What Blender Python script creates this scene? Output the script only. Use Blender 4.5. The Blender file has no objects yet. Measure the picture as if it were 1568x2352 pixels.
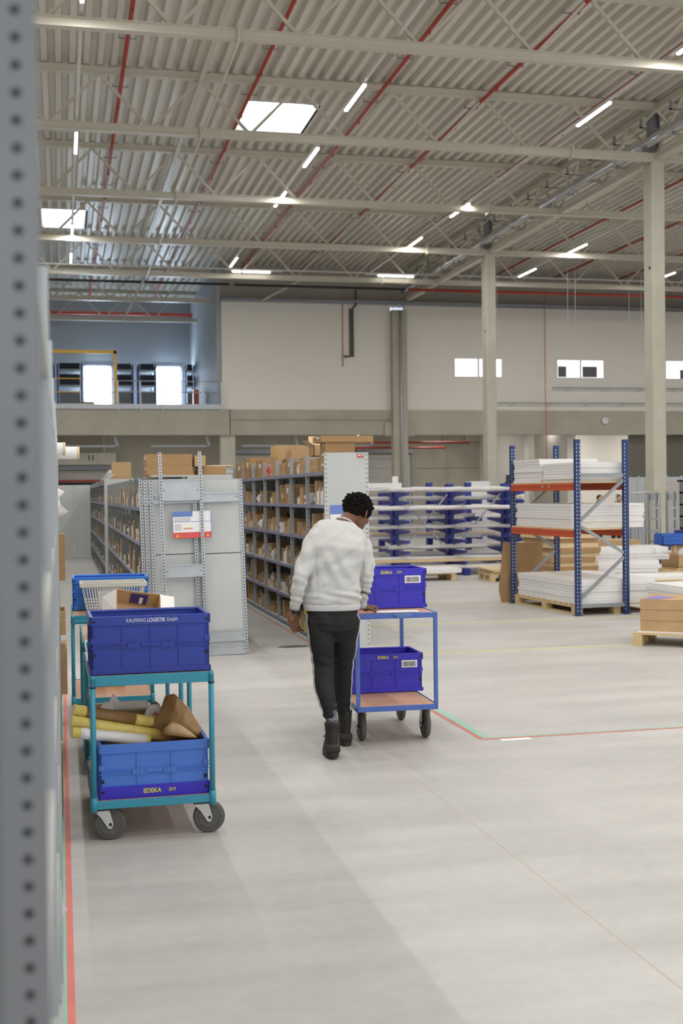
import bpy, bmesh, math, random
from mathutils import Vector, Matrix, noise
from mathutils.bvhtree import BVHTree
random.seed(7)
S = bpy.context.scene
COL = S.collection

# ---------------------------------------------------------------- camera
YAW = math.atan(644/2800); PITCH = math.atan(43/2800); ROLL = .012
fw = Vector((math.sin(YAW)*math.cos(PITCH), math.cos(YAW)*math.cos(PITCH), -math.sin(PITCH)))
r0 = Vector((math.cos(YAW), -math.sin(YAW), 0)); u0 = r0.cross(fw)
RX = (r0*math.cos(ROLL) - u0*math.sin(ROLL)).normalized(); UP = RX.cross(fw)
cd = bpy.data.cameras.new('camera'); cam = bpy.data.objects.new('camera', cd); COL.objects.link(cam)
M = Matrix((RX, UP, -fw)).transposed().to_4x4(); M.translation = (0, 0, 1.7)
cam.matrix_world = M
cd.sensor_fit = 'VERTICAL'; cd.sensor_height = 36; cd.sensor_width = 24
cd.lens = 2800/2352*36; cd.clip_end = 300; cd.clip_start = .05
cd.dof.use_dof = True; cd.dof.focus_distance = 8.0; cd.dof.aperture_fstop = 3.6
S.camera = cam
# ---------------------------------------------------------------- world, exposure
w = bpy.data.worlds.new('world'); S.world = w; w.use_nodes = True
w.node_tree.nodes['Background'].inputs[0].default_value = (.75, .85, 1, 1)
w.node_tree.nodes['Background'].inputs[1].default_value = 1.0
S.view_settings.view_transform = 'Standard'; S.view_settings.look = 'None'
S.view_settings.exposure = 0.0; S.view_settings.gamma = 1; S.view_settings.use_curve_mapping = False
S.cycles.use_denoising = True; S.cycles.max_bounces = 8; S.cycles.diffuse_bounces = 5
S.cycles.sample_clamp_indirect = 6
LAMP_W = 102.0; DAY_W = 430.0; GABLE_FILL_W = 330.0
ORD0 = ['first','second','third','fourth','fifth','sixth','seventh','eighth']

# ---------------------------------------------------------------- helpers
def lin(c):
    return tuple(((x/255)/12.92 if x/255 <= .04045 else ((x/255+.055)/1.055)**2.4) for x in c)
MATS = {}
def mat(name, rgb, rough=.6, metal=0., var=.06, scale=3., bump=0., bscale=60., stretch=None, spec=.5, emit=None, alpha=None, trans=0.):
    if name in MATS: return MATS[name]
    m = bpy.data.materials.new(name); m.use_nodes = True; nt = m.node_tree; N = nt.nodes; L = nt.links
    b = N['Principled BSDF']; c = lin(rgb)
    b.inputs['Roughness'].default_value = rough; b.inputs['Metallic'].default_value = metal
    b.inputs['Specular IOR Level'].default_value = spec
    if trans: b.inputs['Transmission Weight'].default_value = trans
    tc = N.new('ShaderNodeTexCoord'); mp = N.new('ShaderNodeMapping'); L.new(tc.outputs['Object'], mp.inputs[0])
    if stretch: mp.inputs['Scale'].default_value = stretch
    n = N.new('ShaderNodeTexNoise'); n.inputs['Scale'].default_value = scale; n.inputs['Detail'].default_value = 5
    L.new(mp.outputs[0], n.inputs['Vector'])
    r = N.new('ShaderNodeValToRGB'); r.color_ramp.elements[0].position = .3; r.color_ramp.elements[1].position = .7
    r.color_ramp.elements[0].color = tuple(max(0, x*(1-var)) for x in c)+(1,)
    r.color_ramp.elements[1].color = tuple(min(1, x*(1+var)) for x in c)+(1,)
    L.new(n.outputs[0], r.inputs[0]); L.new(r.outputs[0], b.inputs['Base Color'])
    if bump:
        n2 = N.new('ShaderNodeTexNoise'); n2.inputs['Scale'].default_value = bscale; n2.inputs['Detail'].default_value = 3
        L.new(mp.outputs[0], n2.inputs['Vector'])
        bp = N.new('ShaderNodeBump'); bp.inputs['Strength'].default_value = bump; bp.inputs['Distance'].default_value = .01
        L.new(n2.outputs[0], bp.inputs['Height']); L.new(bp.outputs[0], b.inputs['Normal'])
    if emit:
        b.inputs['Emission Color'].default_value = c+(1,); b.inputs['Emission Strength'].default_value = emit
    if alpha is not None: b.inputs['Alpha'].default_value = alpha
    MATS[name] = m; return m

class MB:
    def __init__(s): s.v = []; s.f = []; s.mi = []; s.sm = []
    def add(s, vs, fs, mi=0, sm=False, T=None):
        k = len(s.v)
        s.v += [tuple(T @ Vector(v)) if T is not None else tuple(v) for v in vs]
        for f in fs: s.f.append(tuple(i+k for i in f)); s.mi.append(mi); s.sm.append(sm)
        return s
    def box(s, x0, x1, y0, y1, z0, z1, mi=0, T=None):
        return s.add([(x0,y0,z0),(x1,y0,z0),(x1,y1,z0),(x0,y1,z0),(x0,y0,z1),(x1,y0,z1),(x1,y1,z1),(x0,y1,z1)],
                     [(0,3,2,1),(4,5,6,7),(0,1,5,4),(1,2,6,5),(2,3,7,6),(3,0,4,7)], mi, False, T)
    def bar(s, a, b, wd, ht, mi=0, up=(0,0,1)):
        a = Vector(a); b = Vector(b); d = (b-a).normalized(); u = Vector(up)
        if abs(d.dot(u)) > .98: u = Vector((1,0,0))
        x = d.cross(u).normalized(); z = x.cross(d)
        vs = [tuple(p+x*sx*wd/2+z*sz*ht/2) for p in (a,b) for sx, sz in ((-1,-1),(1,-1),(1,1),(-1,1))]
        return s.add(vs, [(0,3,2,1),(4,5,6,7),(0,1,5,4),(1,2,6,5),(2,3,7,6),(3,0,4,7)][:], mi)
    def tube(s, pts, r, n=10, mi=0, sm=True, cap=True, hollow=None):
        pts = [Vector(p) for p in pts]; rs = r if isinstance(r, (list, tuple)) else [r]*len(pts)
        k = len(s.v); pv = None
        for i, p in enumerate(pts):
            d = (pts[min(i+1,len(pts)-1)]-pts[max(i-1,0)]).normalized()
            if pv is None:
                u = Vector((0,0,1)) if abs(d.z) < .9 else Vector((0,1,0))
                x = d.cross(u).normalized()
            else: x = (pv - d*pv.dot(d)).normalized()
            pv = x; y = d.cross(x)
            for j in range(n):
                a = 2*math.pi*j/n; s.v.append(tuple(p+(x*math.cos(a)+y*math.sin(a))*rs[i]))
        for i in range(len(pts)-1):
            for j in range(n):
                s.f.append((k+i*n+j, k+i*n+(j+1)%n, k+(i+1)*n+(j+1)%n, k+(i+1)*n+j)); s.mi.append(mi); s.sm.append(sm)
        if cap:
            s.f.append(tuple(k+j for j in range(n-1,-1,-1))); s.mi.append(mi); s.sm.append(False)
            e = k+(len(pts)-1)*n; s.f.append(tuple(e+j for j in range(n))); s.mi.append(mi); s.sm.append(False)
        return s
    def lathe(s, prof, n=16, mi=0, T=None, sm=True):
        vs = []; fs = []
        for r, z in prof:
            for j in range(n): a = 2*math.pi*j/n; vs.append((r*math.cos(a), r*math.sin(a), z))
        for i in range(len(prof)-1):
            for j in range(n): fs.append((i*n+j, i*n+(j+1)%n, (i+1)*n+(j+1)%n, (i+1)*n+j))
        s.add(vs, fs, mi, sm, T)
        s.add(vs[:n], [tuple(range(n-1,-1,-1))], mi, False, T); s.add(vs[-n:], [tuple(range(n))], mi, False, T)
        return s
    def prism(s, poly, a, b, axis='z', mi=0, T=None):
        n = len(poly)
        def P(p, h): return {'z': (p[0],p[1],h), 'y': (p[0],h,p[1]), 'x': (h,p[0],p[1])}[axis]
        vs = [P(p,a) for p in poly]+[P(p,b) for p in poly]
        fs = [tuple(range(n-1,-1,-1)), tuple(range(n,2*n))]+[(i,(i+1)%n,n+(i+1)%n,n+i) for i in range(n)]
        return s.add(vs, fs, mi, False, T)
    def perf(s, o, u, wv, L, W, pitch=.025, hole=.0045, n=4, mi=0, off=.5):
        """thin strip with real holes: along u (length L), across wv (width W)"""
        o = Vector(o); u = Vector(u).normalized(); wv = Vector(wv).normalized()
        c = max(1, int(L/pitch)); p = L/c
        for i in range(c):
            a = o+u*(i*p)
            q = [a, a+wv*W, a+wv*W+u*p, a+u*p]; ce = a+wv*W*off+u*p/2
            if n == 4:
                h = [ce-u*hole-wv*hole, ce-u*hole+wv*hole, ce+u*hole+wv*hole, ce+u*hole-wv*hole]
                s.add([tuple(x) for x in q+h], [(0,1,5,4),(1,2,6,5),(2,3,7,6),(3,0,4,7)], mi)
            else:
                h = [ce+(wv*math.cos(t)+u*math.sin(t))*hole for t in [math.pi*2*(k+.5)/8-math.pi*.75-math.pi/8*0 for k in range(8)]]
                q8 = [q[0], (q[0]+q[1])/2, q[1], (q[1]+q[2])/2, q[2], (q[2]+q[3])/2, q[3], (q[3]+q[0])/2]
                h = [ce+(x-ce).normalized()*hole for x in q8]
                s.add([tuple(x) for x in q8+h], [(k,(k+1)%8,8+(k+1)%8,8+k) for k in range(8)], mi)
        return s
    def build(s, name, mats, parent=None, loc=None, bevel=0, recalc=True, **tags):
        me = bpy.data.meshes.new(name); me.from_pydata(s.v, [], s.f)
        for m in (mats if isinstance(mats, (list, tuple)) else [mats]): me.materials.append(m)
        me.polygons.foreach_set('material_index', s.mi); me.polygons.foreach_set('use_smooth', s.sm)
        me.update()
        if recalc:
            bm = bmesh.new(); bm.from_mesh(me); bmesh.ops.recalc_face_normals(bm, faces=bm.faces); bm.to_mesh(me); bm.free()
        o = bpy.data.objects.new(name, me); COL.objects.link(o)
        if parent: o.parent = parent
        if loc: o.location = loc
        if bevel:
            md = o.modifiers.new('b', 'BEVEL'); md.width = bevel; md.segments = 2; md.limit_method = 'ANGLE'
        for k, v in tags.items(): o[k] = v
        return o
def tag(o, label, cat, group=None):
    o['label'] = label; o['category'] = cat
    if group: o['group'] = group
    return o
def thing(name, label, cat, loc=(0,0,0), rz=0, group=None):
    o = bpy.data.objects.new(name, None); COL.objects.link(o); o.location = loc; o.rotation_euler = (0,0,rz)
    o.empty_display_size = .1
    return tag(o, label, cat, group)
def struct(mb, name, m, **k): return mb.build(name, m, kind='structure', **k)
def dup(o, parent=None, **k):
    c = o.copy(); COL.objects.link(c)
    if parent is not None: c.parent = parent
    for ch in o.children: dup(ch, c)
    return c
def text(txt, size, m, parent, loc, rot=(math.pi/2,0,0), name='lettering', bold=0, sx=1, label=None, width=None):
    cu = bpy.data.curves.new('t', 'FONT'); cu.body = txt; cu.size = size; cu.align_x = 'CENTER'; cu.align_y = 'CENTER'
    cu.extrude = .0006; cu.offset = bold
    t = bpy.data.objects.new('t', cu); COL.objects.link(t)
    dg = bpy.context.evaluated_depsgraph_get(); dg.update()
    me = bpy.data.meshes.new_from_object(t.evaluated_get(dg)); bpy.data.objects.remove(t)
    me.materials.clear(); me.materials.append(m)
    if width: xs = [v.co.x for v in me.vertices]; sx = width/(max(xs)-min(xs))
    o = bpy.data.objects.new(name, me); COL.objects.link(o); o.parent = parent; o.location = loc; o.rotation_euler = rot; o.scale = (sx,1,1)
    if label: o['label'] = label
    return o
def R2(deg): return math.radians(deg)

# ---------------------------------------------------------------- materials
cream = mat('painted_steel_cream', (206,201,186), .35, 0, .03)
galv = mat('galvanised_steel', (176,180,184), .38, .35, .07, 8)
galvd = mat('galvanised_steel_dull', (150,154,158), .45, .3, .08, 6)
deckm = mat('roof_deck_metal', (224,220,210), .36, .15, .05, 2.0, stretch=(1,.15,1))
redp = mat('red_paint', (172,62,48), .4)
concrete = mat('concrete', (180,175,161), .85, 0, .10, .8, .25, 30)
concd = mat('concrete_column', (196,192,178), .8, 0, .08, 1.2, .2, 40)
wallw = mat('wall_panel_white', (230,226,218), .7, 0, .015, .4)
wallg = mat('wall_panel_grey', (168,164,156), .7, 0, .03, .4)
blueg = mat('wall_panel_bluegrey', (172,180,186), .6, 0, .03, .4)
black = mat('black_plastic', (22,22,24), .5)
dark = mat('dark_gap', (18,18,20), .9)
card = mat('cardboard', (186,154,114), .8, 0, .07, 6, .1, 80)
card2 = mat('cardboard_dark', (165,132,92), .85, 0, .08, 6, .1, 80)
cardl = mat('cardboard_light', (222,200,166), .8, 0, .05, 6)
wood = mat('pallet_wood', (205,180,135), .75, 0, .14, 5, .2, 30, stretch=(1,8,8))
plank = mat('plank_wood', (214,190,150), .7, 0, .12, 4, stretch=(.3,6,6))
beech = mat('beech_board', (205,160,125), .45, 0, .07, 4, stretch=(1,9,1))
white = mat('white_board', (232,231,230), .6, 0, .015)
whitep = mat('white_plastic_wrap', (225,226,228), .3, 0, .04, 12, .5, 25)
shelfg = mat('shelf_grey', (190,193,192), .5, .1, .04)
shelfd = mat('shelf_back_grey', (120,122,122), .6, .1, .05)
lav = mat('shelf_edge_lavender', (138,140,172), .35, 0, .12, 9)
tealm = mat('teal_paint', (50,142,168), .35, 0, .03)
blum = mat('blue_paint', (72,102,178), .35, 0, .03)
crblu = mat('crate_deep_blue', (40,60,156), .38, 0, .05, 4)
crvio = mat('crate_violet_blue', (52,42,186), .38, 0, .04, 4)
crlight = mat('crate_light_blue', (50,120,212), .38, 0, .05, 4)
navy = mat('rack_navy', (32,56,108), .4, 0, .06)
cantb = mat('cantilever_blue', (34,48,142), .4, 0, .06)
orange = mat('beam_orange', (196,82,42), .4, 0, .05)
rubber = mat('grey_rubber', (88,86,82), .7, 0, .1, 20)
rubberd = mat('dark_rubber', (50,50,50), .7, 0, .1, 20)
zinc = mat('zinc', (205,206,205), .3, .6, .05)
yel = mat('yellow_print', (225,215,60), .5)
whi = mat('white_print', (235,236,238), .5, 0, .01)
yelbox = mat('yellow_carton', (222,205,20), .5)
ylroll = mat('yellow_wrap', (228,208,118), .4, 0, .12, 20, .1, 40)
kraft = mat('kraft_paper', (146,112,70), .5, 0, .10, 8, .9, 16)
foil = mat('silver_foil', (215,216,220), .22, .85, .05, 8, .4, 14)
greenb = mat('green_print', (60,120,100), .5)
bask = mat('basket_plastic', (212,210,200), .45, 0, .03)
redm = mat('red_plastic', (196,52,44), .5)
clearp = mat('clear_film', (225,228,232), .15, 0, .03, 10, .6, 18, alpha=.55)
tubeW = mat('lamp_diffuser', (255,250,242), .5, emit=7.0)
skyp = mat('skylight_pane', (240,247,255), .4, emit=3.2)
winp = mat('daylight_pane', (225,238,255), .4, emit=4.5)
offp = mat('office_light_panel', (255,254,250), .4, emit=1.15)

# floor: pale worn polished concrete
def floor_mat():
    m = bpy.data.materials.new('floor_concrete'); m.use_nodes = True; nt = m.node_tree; N = nt.nodes; L = nt.links
    b = N['Principled BSDF']; tc = N.new('ShaderNodeTexCoord')
    def noi(sc, det, stretch=None, rz=0):
        mp = N.new('ShaderNodeMapping'); L.new(tc.outputs['Object'], mp.inputs[0])
        if stretch: mp.inputs['Scale'].default_value = stretch
        mp.inputs['Rotation'].default_value = (0,0,rz)
        n = N.new('ShaderNodeTexNoise'); n.inputs['Scale'].default_value = sc; n.inputs['Detail'].default_value = det
        L.new(mp.outputs[0], n.inputs['Vector']); return n
    a = noi(.8, 8); c = noi(2.2, 6, (.25, 1.6, 1), .2); d = noi(14, 4)
    mx = N.new('ShaderNodeMix'); mx.data_type = 'FLOAT'; mx.inputs[0].default_value = .5
    L.new(a.outputs[0], mx.inputs[2]); L.new(c.outputs[0], mx.inputs[3])
    mx2 = N.new('ShaderNodeMix'); mx2.data_type = 'FLOAT'; mx2.inputs[0].default_value = .18
    L.new(mx.outputs[0], mx2.inputs[2]); L.new(d.outputs[0], mx2.inputs[3])
    r = N.new('ShaderNodeValToRGB'); e = r.color_ramp.elements
    e[0].position = .32; e[0].color = lin((166,164,161))+(1,); e[1].position = .66; e[1].color = lin((196,194,191))+(1,)
    L.new(mx2.outputs[0], r.inputs[0]); L.new(r.outputs[0], b.inputs['Base Color'])
    rr = N.new('ShaderNodeMapRange'); rr.inputs[3].default_value = .38; rr.inputs[4].default_value = .6
    L.new(c.outputs[0], rr.inputs[0]); L.new(rr.outputs[0], b.inputs['Roughness'])
    b.inputs['Specular IOR Level'].default_value = .35
    return m
floorm = floor_mat()

# ================================================================ STRUCTURE
struct(MB().box(-14, 42, -22, 62, -.3, 0), 'floor', floorm)
# saw-cut joints in the slab
jm = mat('joint_dark', (184,180,174), .9)
j = MB()
for y in (-4.2, 26.3): j.box(-14, 42, y, y+.008, 0, .0008)
for x in (2.03, 9.3, 15.4): j.box(x, x+.008, -22, 50, 0, .0008)
struct(j, 'trim_1', jm)
# ceiling deck (trapezoidal ribs running along Y) with skylight openings
P = .305; SKY = [(4.67,6.43,29.95,32.55), (-.5,.99,42.4,45.3)]
dk = MB()
x = -14.0
while x < 42:
    prof = [(x,11.40),(x+.125,11.40),(x+.155,11.55),(x+.275,11.55),(x+P,11.40)]
    spans = [(-22,62)]
    for a,b,c,d in SKY:
        if x+P*.5 > a and x+P*.5 < b: spans = [(s0,c) for s0,_ in spans[:1]]+[(d,62)]
    for y0,y1 in spans:
        dk.add([(px,yy,pz) for yy in (y0,y1) for px,pz in prof], [(i,i+1,5+i+1,5+i) for i in range(4)])
    x += P
struct(dk, 'ceiling', deckm, recalc=False)
struct(MB().box(-14,42,-22,30,12.3,12.5).box(-14,42,30,62,12.3,12.5), 'trim_2', wallg)
for i,(a,b,c,d) in enumerate(SKY):
    t = thing('skylight', ['rectangular roof skylight right of the left lamp rows, nearer and larger in view','rectangular roof skylight at the far left beside the blurred post'][i], 'skylight', ((a+b)/2,(c+d)/2,11.4))
    hx, hy = (b-a)/2, (d-c)/2
    MB().box(-hx-.06,-hx,-hy,hy,0,.7).box(hx,hx+.06,-hy,hy,0,.7).box(-hx,hx,-hy-.06,-hy,0,.7).box(-hx,hx,hy,hy+.06,0,.7).build('curb', white, t)
    MB().box(-hx,hx,-hy,hy,.62,.66).build('pane', skyp, t)
# walls
struct(MB().box(-14,6.6,62,62.3,0,12.4), 'wall_mezzanine_back', blueg)
struct(MB().box(6.5,6.66,51.25,62,5.3,12.4), 'wall_mezzanine_side', blueg)
struct(MB().box(6.66,13.98,51,51.25,5.27,9.85).box(14.62,42,51,51.25,5.27,9.85), 'wall_back', wallw)
struct(MB().box(6.66,42,51.3,51.5,9.8,12.4), 'wall_back_upper', wallg)
struct(MB().box(6.66,42,50.9,51.3,9.80,9.9).tube([(6.7,50.82,9.93),(42,50.82,9.93)],.05,6), 'trim_3', galvd)
struct(MB().box(-14,6.94,50.85,51.4,4.2,5.27).box(6.98,13.98,50.9,51.4,4.2,5.27).box(14.62,42,50.9,51.4,4.2,5.27)
       .box(7.0,13.9,50.84,50.9,4.84,4.87).box(-14,42,51.4,62,4.95,5.27), 'trim_4', concrete)
struct(MB().box(-14,6.66,50.78,50.9,5.27,5.47), 'trim_5', galv)
struct(MB().box(-14,21.0,57.5,57.8,0,4.95), 'wall_ground_back', concrete)
struct(MB().box(20.3,20.5,51.5,57.5,0,4.95).box(20.5,42,55.5,55.8,0,4.95).box(22.4,22.8,51.6,55.4,0,4.95), 'wall_ground_right', wallw)
struct(MB().box(-14.3,-14,-22,62,0,12.4), 'wall_left', wallg)
struct(MB().box(42,42.3,-22,62,0,12.4), 'wall_right', wallg)
struct(MB().box(-14,42,-22.3,-22,0,12.4), 'wall_front', wallg)
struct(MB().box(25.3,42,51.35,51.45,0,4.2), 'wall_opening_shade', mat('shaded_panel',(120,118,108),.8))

# columns
def column(x,y,lab,capital=True,wx=.35,wy=.5,z1=9.93):
    t = thing('concrete_column', lab, 'column', (x,y,0))
    c = .03
    poly = [(c,0),(wx-c,0),(wx,c),(wx,wy-c),(wx-c,wy),(c,wy),(0,wy-c),(0,c)]
    MB().prism(poly,0,z1).build('shaft', concd, t)
    if capital:
        MB().box(.02,.33,.05,.45,z1,z1+.03).box(.06,.08,.1,.4,z1,11.38).box(.27,.29,.1,.4,z1,11.38).box(.08,.27,.24,.26,z1,11.38).build('steel_head', galvd, t)
        MB().tube([(-.004,.16,7.3),(.02,.16,7.3)],.05,8).build('socket_hole', dark, t)
    return t
column(14.59,28.2,'tall pale concrete column nearest the right edge of the view')
column(14.53,40.3,'tall pale concrete column further back, left of the nearer column')
t = thing('concrete_column','concrete wall column between the two large white wall panels','column',(13.98,50.6,0))
MB().prism([(0,0),(.64,0),(.64,.4),(0,.4)],0,9.55).build('shaft', concrete, t)
MB().tube([(.34,-.05,0),(.34,-.05,9.5)],.05,8).build('downpipe', galv, t)
MB().box(-.33,0,.2,.3,4.15,4.72).box(.64,.97,.2,.3,4.15,4.72).build('corbel', concrete, t)
t = thing('concrete_column','short concrete pier under the mezzanine beam left of centre','column',(6.56,51,0))
MB().box(0,.62,0,.5,0,4.2).build('shaft', concd, t)
for x_,lb in ((-1.2,'slim concrete pier under the mezzanine beam at the far left'),):
    t = thing('concrete_column',lb,'column',(x_,56,0)); MB().box(0,.5,0,.5,0,4.95).build('shaft', concrete, t)

# roof trusses across X
TY = [22.05,28.15,34.2,40.35,46.35,52.4,58.4]; XL = -12.1; NB = 2.286
def truss(y, x0, x1, lab, splice=True):
    t = thing('roof_truss', lab, 'truss', (0,y,0))
    MB().box(x0,x1,-.09,.09,11.22,11.24).box(x0,x1,-.09,.09,11.36,11.38).box(x0,x1,-.07,.07,11.24,11.36).build('top_chord', cream, t)
    MB().box(x0,x1,-.10,.10,9.93,9.95).box(x0,x1,-.10,.10,10.09,10.11).box(x0,x1,-.06,.06,9.95,10.09).build('bottom_chord', cream, t)
    k0 = math.ceil((x0-2.12)/NB); k1 = int((x1-2.12)/NB)
    proto = None
    for k in range(k0, k1+1):
        xb = 2.12+k*NB
        for sx in (-1,1):
            xe = xb+sx*NB/2
            if xe < x0 or xe > x1: continue
            d = MB().bar((0,0,10.1),(sx*(NB/2-.06),0,11.22),.06,.06)
            d.build('diagonal', cream, t, loc=(xb+sx*.05,0,0))
    if splice:
        for xs in (3.25, 3.25+4*NB):
            if x0 < xs < x1:
                MB().box(xs-.02,xs+.02,-.13,.13,9.88,10.17).tube([(xs-.05,-.1,9.91),(xs+.05,-.1,9.91)],.015,6).tube([(xs-.05,-.1,10.14),(xs+.05,-.1,10.14)],.015,6).build('splice_plate', cream, t)
    return t
names = ['nearest','second','third','fourth','fifth','sixth','seventh']
for i,y in enumerate(TY):
    if i < 5:
        truss(y, -12, 40, 'cream steel lattice roof truss, %s from the camera'%names[i])
    else:
        truss(y, -12, 6.45, 'cream lattice truss over the mezzanine opening, %s'%('front one' if i==5 else 'rear one'))
# longitudinal lattice beam over the columns
t = thing('lattice_beam','cream lattice beam running over the tall concrete columns','beam',(14.72,0,0))
MB().box(-.1,.1,12,50.6,9.96,10.12).build('bottom_chord', cream, t)
MB().box(-.08,.08,12,50.6,11.2,11.36).build('top_chord', cream, t)
y = 13.1; 
while y < 50:
    MB().bar((0,0,10.1),(0,1.45,11.2),.06,.06).build('diagonal', cream, t, loc=(0,y,0))
    MB().bar((0,0,10.1),(0,-1.45,11.2),.06,.06).build('diagonal', cream, t, loc=(0,y,0))
    y += 3.03
for y in [13+1.51*k for k in range(25)]:
    MB().box(-.5,0,-.02,.02,10.72,10.75).box(-.5,-.44,-.02,.02,10.72,10.95).build('bracket', galvd, t, loc=(0,y,0))
# longitudinal ties
for (x,z,lab) in ((3.25,11.15,'cream steel tie along the roof under the deck left of the skylight'),(3.25,9.86,'slim cream tie rod joining the truss bottom chords')):
    tag((MB().tube([(0,22,0),(0,46.3,0)],.022,8) if z<11 else MB().box(-.05,.05,14,46.3,-.05,.05)).build('tie_beam', cream, loc=(x,0,z)), lab, 'beam')
# raking braces at last truss
for a,b,lab in (((3.25,46.5,10.0),(2.6,50.7,8.9),'raking cream brace at the far truss, left of the white panels'),((9.2,46.5,10.0),(8.3,50.7,9.8),'raking cream brace at the far truss over the white panel')):
    tag(MB().bar(a,b,.07,.07).build('roof_brace', cream), lab, 'brace')

# sprinkler pipes
for i,x in enumerate([1.49,4.5,7.48,10.05,13.0,15.55,18.62,21.45,24.5,27.6]):
    t = thing('sprinkler_pipe','red sprinkler pipe under the roof deck, %s from the left'%(['first','second','third','fourth','fifth','sixth','seventh','eighth','ninth','tenth'][i]),'pipe',(x,0,11.14))
    MB().tube([(0,12,0),(0,61 if i<2 else 50.8,0)],.045,8).build('pipe', redp, t)
    for y in [13.6+3.05*k for k in range(12)]:
        MB().box(-.18,.18,-.012,.012,.05,.07).box(-.18,-.16,-.01,.01,.05,.14).box(.16,.18,-.01,.01,.05,.14).build('hanger', galvd, t, loc=(0,y,0))
        MB().tube([(0,0,-.04),(0,0,-.12)],.02,6).build('sprinkler_head', redp, t, loc=(0,y+1.2,0))
tag(MB().tube([(-6,59.9,10.5),(6.4,59.9,10.5)],.09,8).build('sprinkler_main', redp), 'thick red pipe crossing the mezzanine opening','pipe')
tag(MB().tube([(6.7,47.2,9.85),(13.6,47.2,9.85)],.05,8).build('wall_conduit', rubberd),'dark pipe running along the top of the white wall','pipe')
tag(MB().tube([(13.7,47.2,9.84),(40,47.2,9.84)],.06,8).build('sprinkler_main', redp), 'red main pipe along the top of the right wall','pipe')
tag(MB().tube([(-8,47.2,9.87),(6.5,47.2,9.86)],.05,8).build('wall_conduit', rubberd),'dark pipe running above the mezzanine opening','pipe')
t = thing('foil_duct','silver foil wrapped duct beside the lattice beam','duct',(14.36,0,10.32))
pts = [(0.02*math.sin(k*1.7), 12+k*.35, .015*math.sin(k*2.3)) for k in range(110)]
MB().tube(pts, [.13+.012*math.sin(k*2.9) for k in range(110)], 12).build('duct', foil, t)
for y in [13+1.51*k for k in range(25)]:
    MB().tube([(0,0,-.15),(0,.12,-.15)],.02,6).box(-.16,.16,.04,.07,-.16,-.14).build('hanger', galvd, t, loc=(0,y,0))

# luminaires : trunking rails + strip lamps with their own light
ROWS = {-11.0:[24.6,34,43.4], -5.3:[24.6,29.3,38.7], .48:[19.6,29.0,38.9,43.4], 6.24:[24.5,29.2,33.6,43.2], 11.76:[19.9,24.6,34.0,38.8], 17.67:[29.3,38.9,43.5], 23.4:[24.6,29.3,34,43.4], 29.1:[24.6,34,43.4], 34.9:[29.3,38.8]}
for x in ROWS: ROWS[x] += [14.9,10.2,5.5,.8,-3.9,-8.6,-15][:6]
hou = mat('lamp_housing',(225,225,222),.4)
rows = sorted(ROWS)
def place(xr,y):
    return 'ahead' if y > 18 else 'overhead'
lampmesh = None
for ri,x in enumerate(rows):
    t = tag(MB().box(-.03,.03,-20,46.0,0,.05).build('lamp_trunking', hou, loc=(x,0,10.185)), 'white lamp trunking rail, row %s from the left'%(names+['eighth','ninth'])[ri],'rail')
    for k,y in enumerate(sorted(ROWS[x])):
        l = thing('strip_light','white strip light in lamp row %s from the left, %s from the front'%((names+['eighth','ninth'])[ri], (names+['eighth','ninth','tenth','eleventh'])[k]),'lamp',(x,y,10.12))
        if lampmesh is None:
            a = MB().box(-.035,.035,0,1.75,.02,.06).build('housing', hou, l)
            b = MB().box(-.035,.035,0.02,1.73,-.02,.02).build('diffuser', tubeW, l); lampmesh = (a,b)
        else:
            for s in lampmesh: dup(s, l)
        ld = bpy.data.lights.new('lamp','AREA'); ld.shape = 'RECTANGLE'; ld.size = .1; ld.size_y = 1.7; ld.energy = LAMP_W; ld.color = (1,.975,.94)
        lo = bpy.data.objects.new('lamp_light', ld); COL.objects.link(lo); lo.parent = l; lo.location = (0,.87,-.03)
for xx,(xa,xb) in enumerate(((6.85,7.9),(12.15,13.2))):
    l = thing('strip_light','strip light along the far truss, %s'%['above the white panel','beside the wall column'][xx],'lamp',(xa,46.0,10.12))
    MB().box(0,xb-xa,-.04,.04,0,.05).box(-.4,-.08,-.04,.04,0,.05).build('diffuser', tubeW, l) if xx==0 else MB().box(0,xb-xa,-.04,.04,0,.05).box(xb-xa+.06,xb-xa+.38,-.04,.04,0,.05).build('diffuser', tubeW, l)
    MB().box(-.5,xb-xa+.5,-.03,.03,.05,.09).build('housing', hou, l)
tag(MB().box(-12,40,-.02,.02,0,.04).build('cable_tray', hou, loc=(0,45.9,10.2)),'thin white tray along the far truss','rail')

# windows added in the unseen gable wall as fill light, and lamps under the mezzanine
for k in range(6):
    o = thing('window_%d'%(k+10),'tall added fill-light window in the gable wall, number %s from the left'%ORD0[k],'window',(-9+8*k,-21.9,4.0)); o['kind']='structure'
    MB().box(-.1,6.1,-.05,.05,-.1,0).box(-.1,6.1,-.05,.05,4.5,4.6).box(-.1,0,-.05,.05,0,4.5).box(6,6.1,-.05,.05,0,4.5).box(2.95,3.05,-.05,.05,0,4.5).build('window_frame', galv, o)
    MB().box(0,6,-.06,-.04,0,4.5).build('window_pane', mat('gable_fill_pane',(225,238,255),.4,emit=1.5), o)
    ld = bpy.data.lights.new('daylight','AREA'); ld.shape='RECTANGLE'; ld.size=6; ld.size_y=4.5; ld.energy=GABLE_FILL_W; ld.color=(.93,.97,1)  # added fill, brightens the surfaces that face the camera
    lo = bpy.data.objects.new('daylight', ld); COL.objects.link(lo); lo.parent=o; lo.location=(3,.1,2.2); lo.rotation_euler=(R2(90),0,0)
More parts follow.
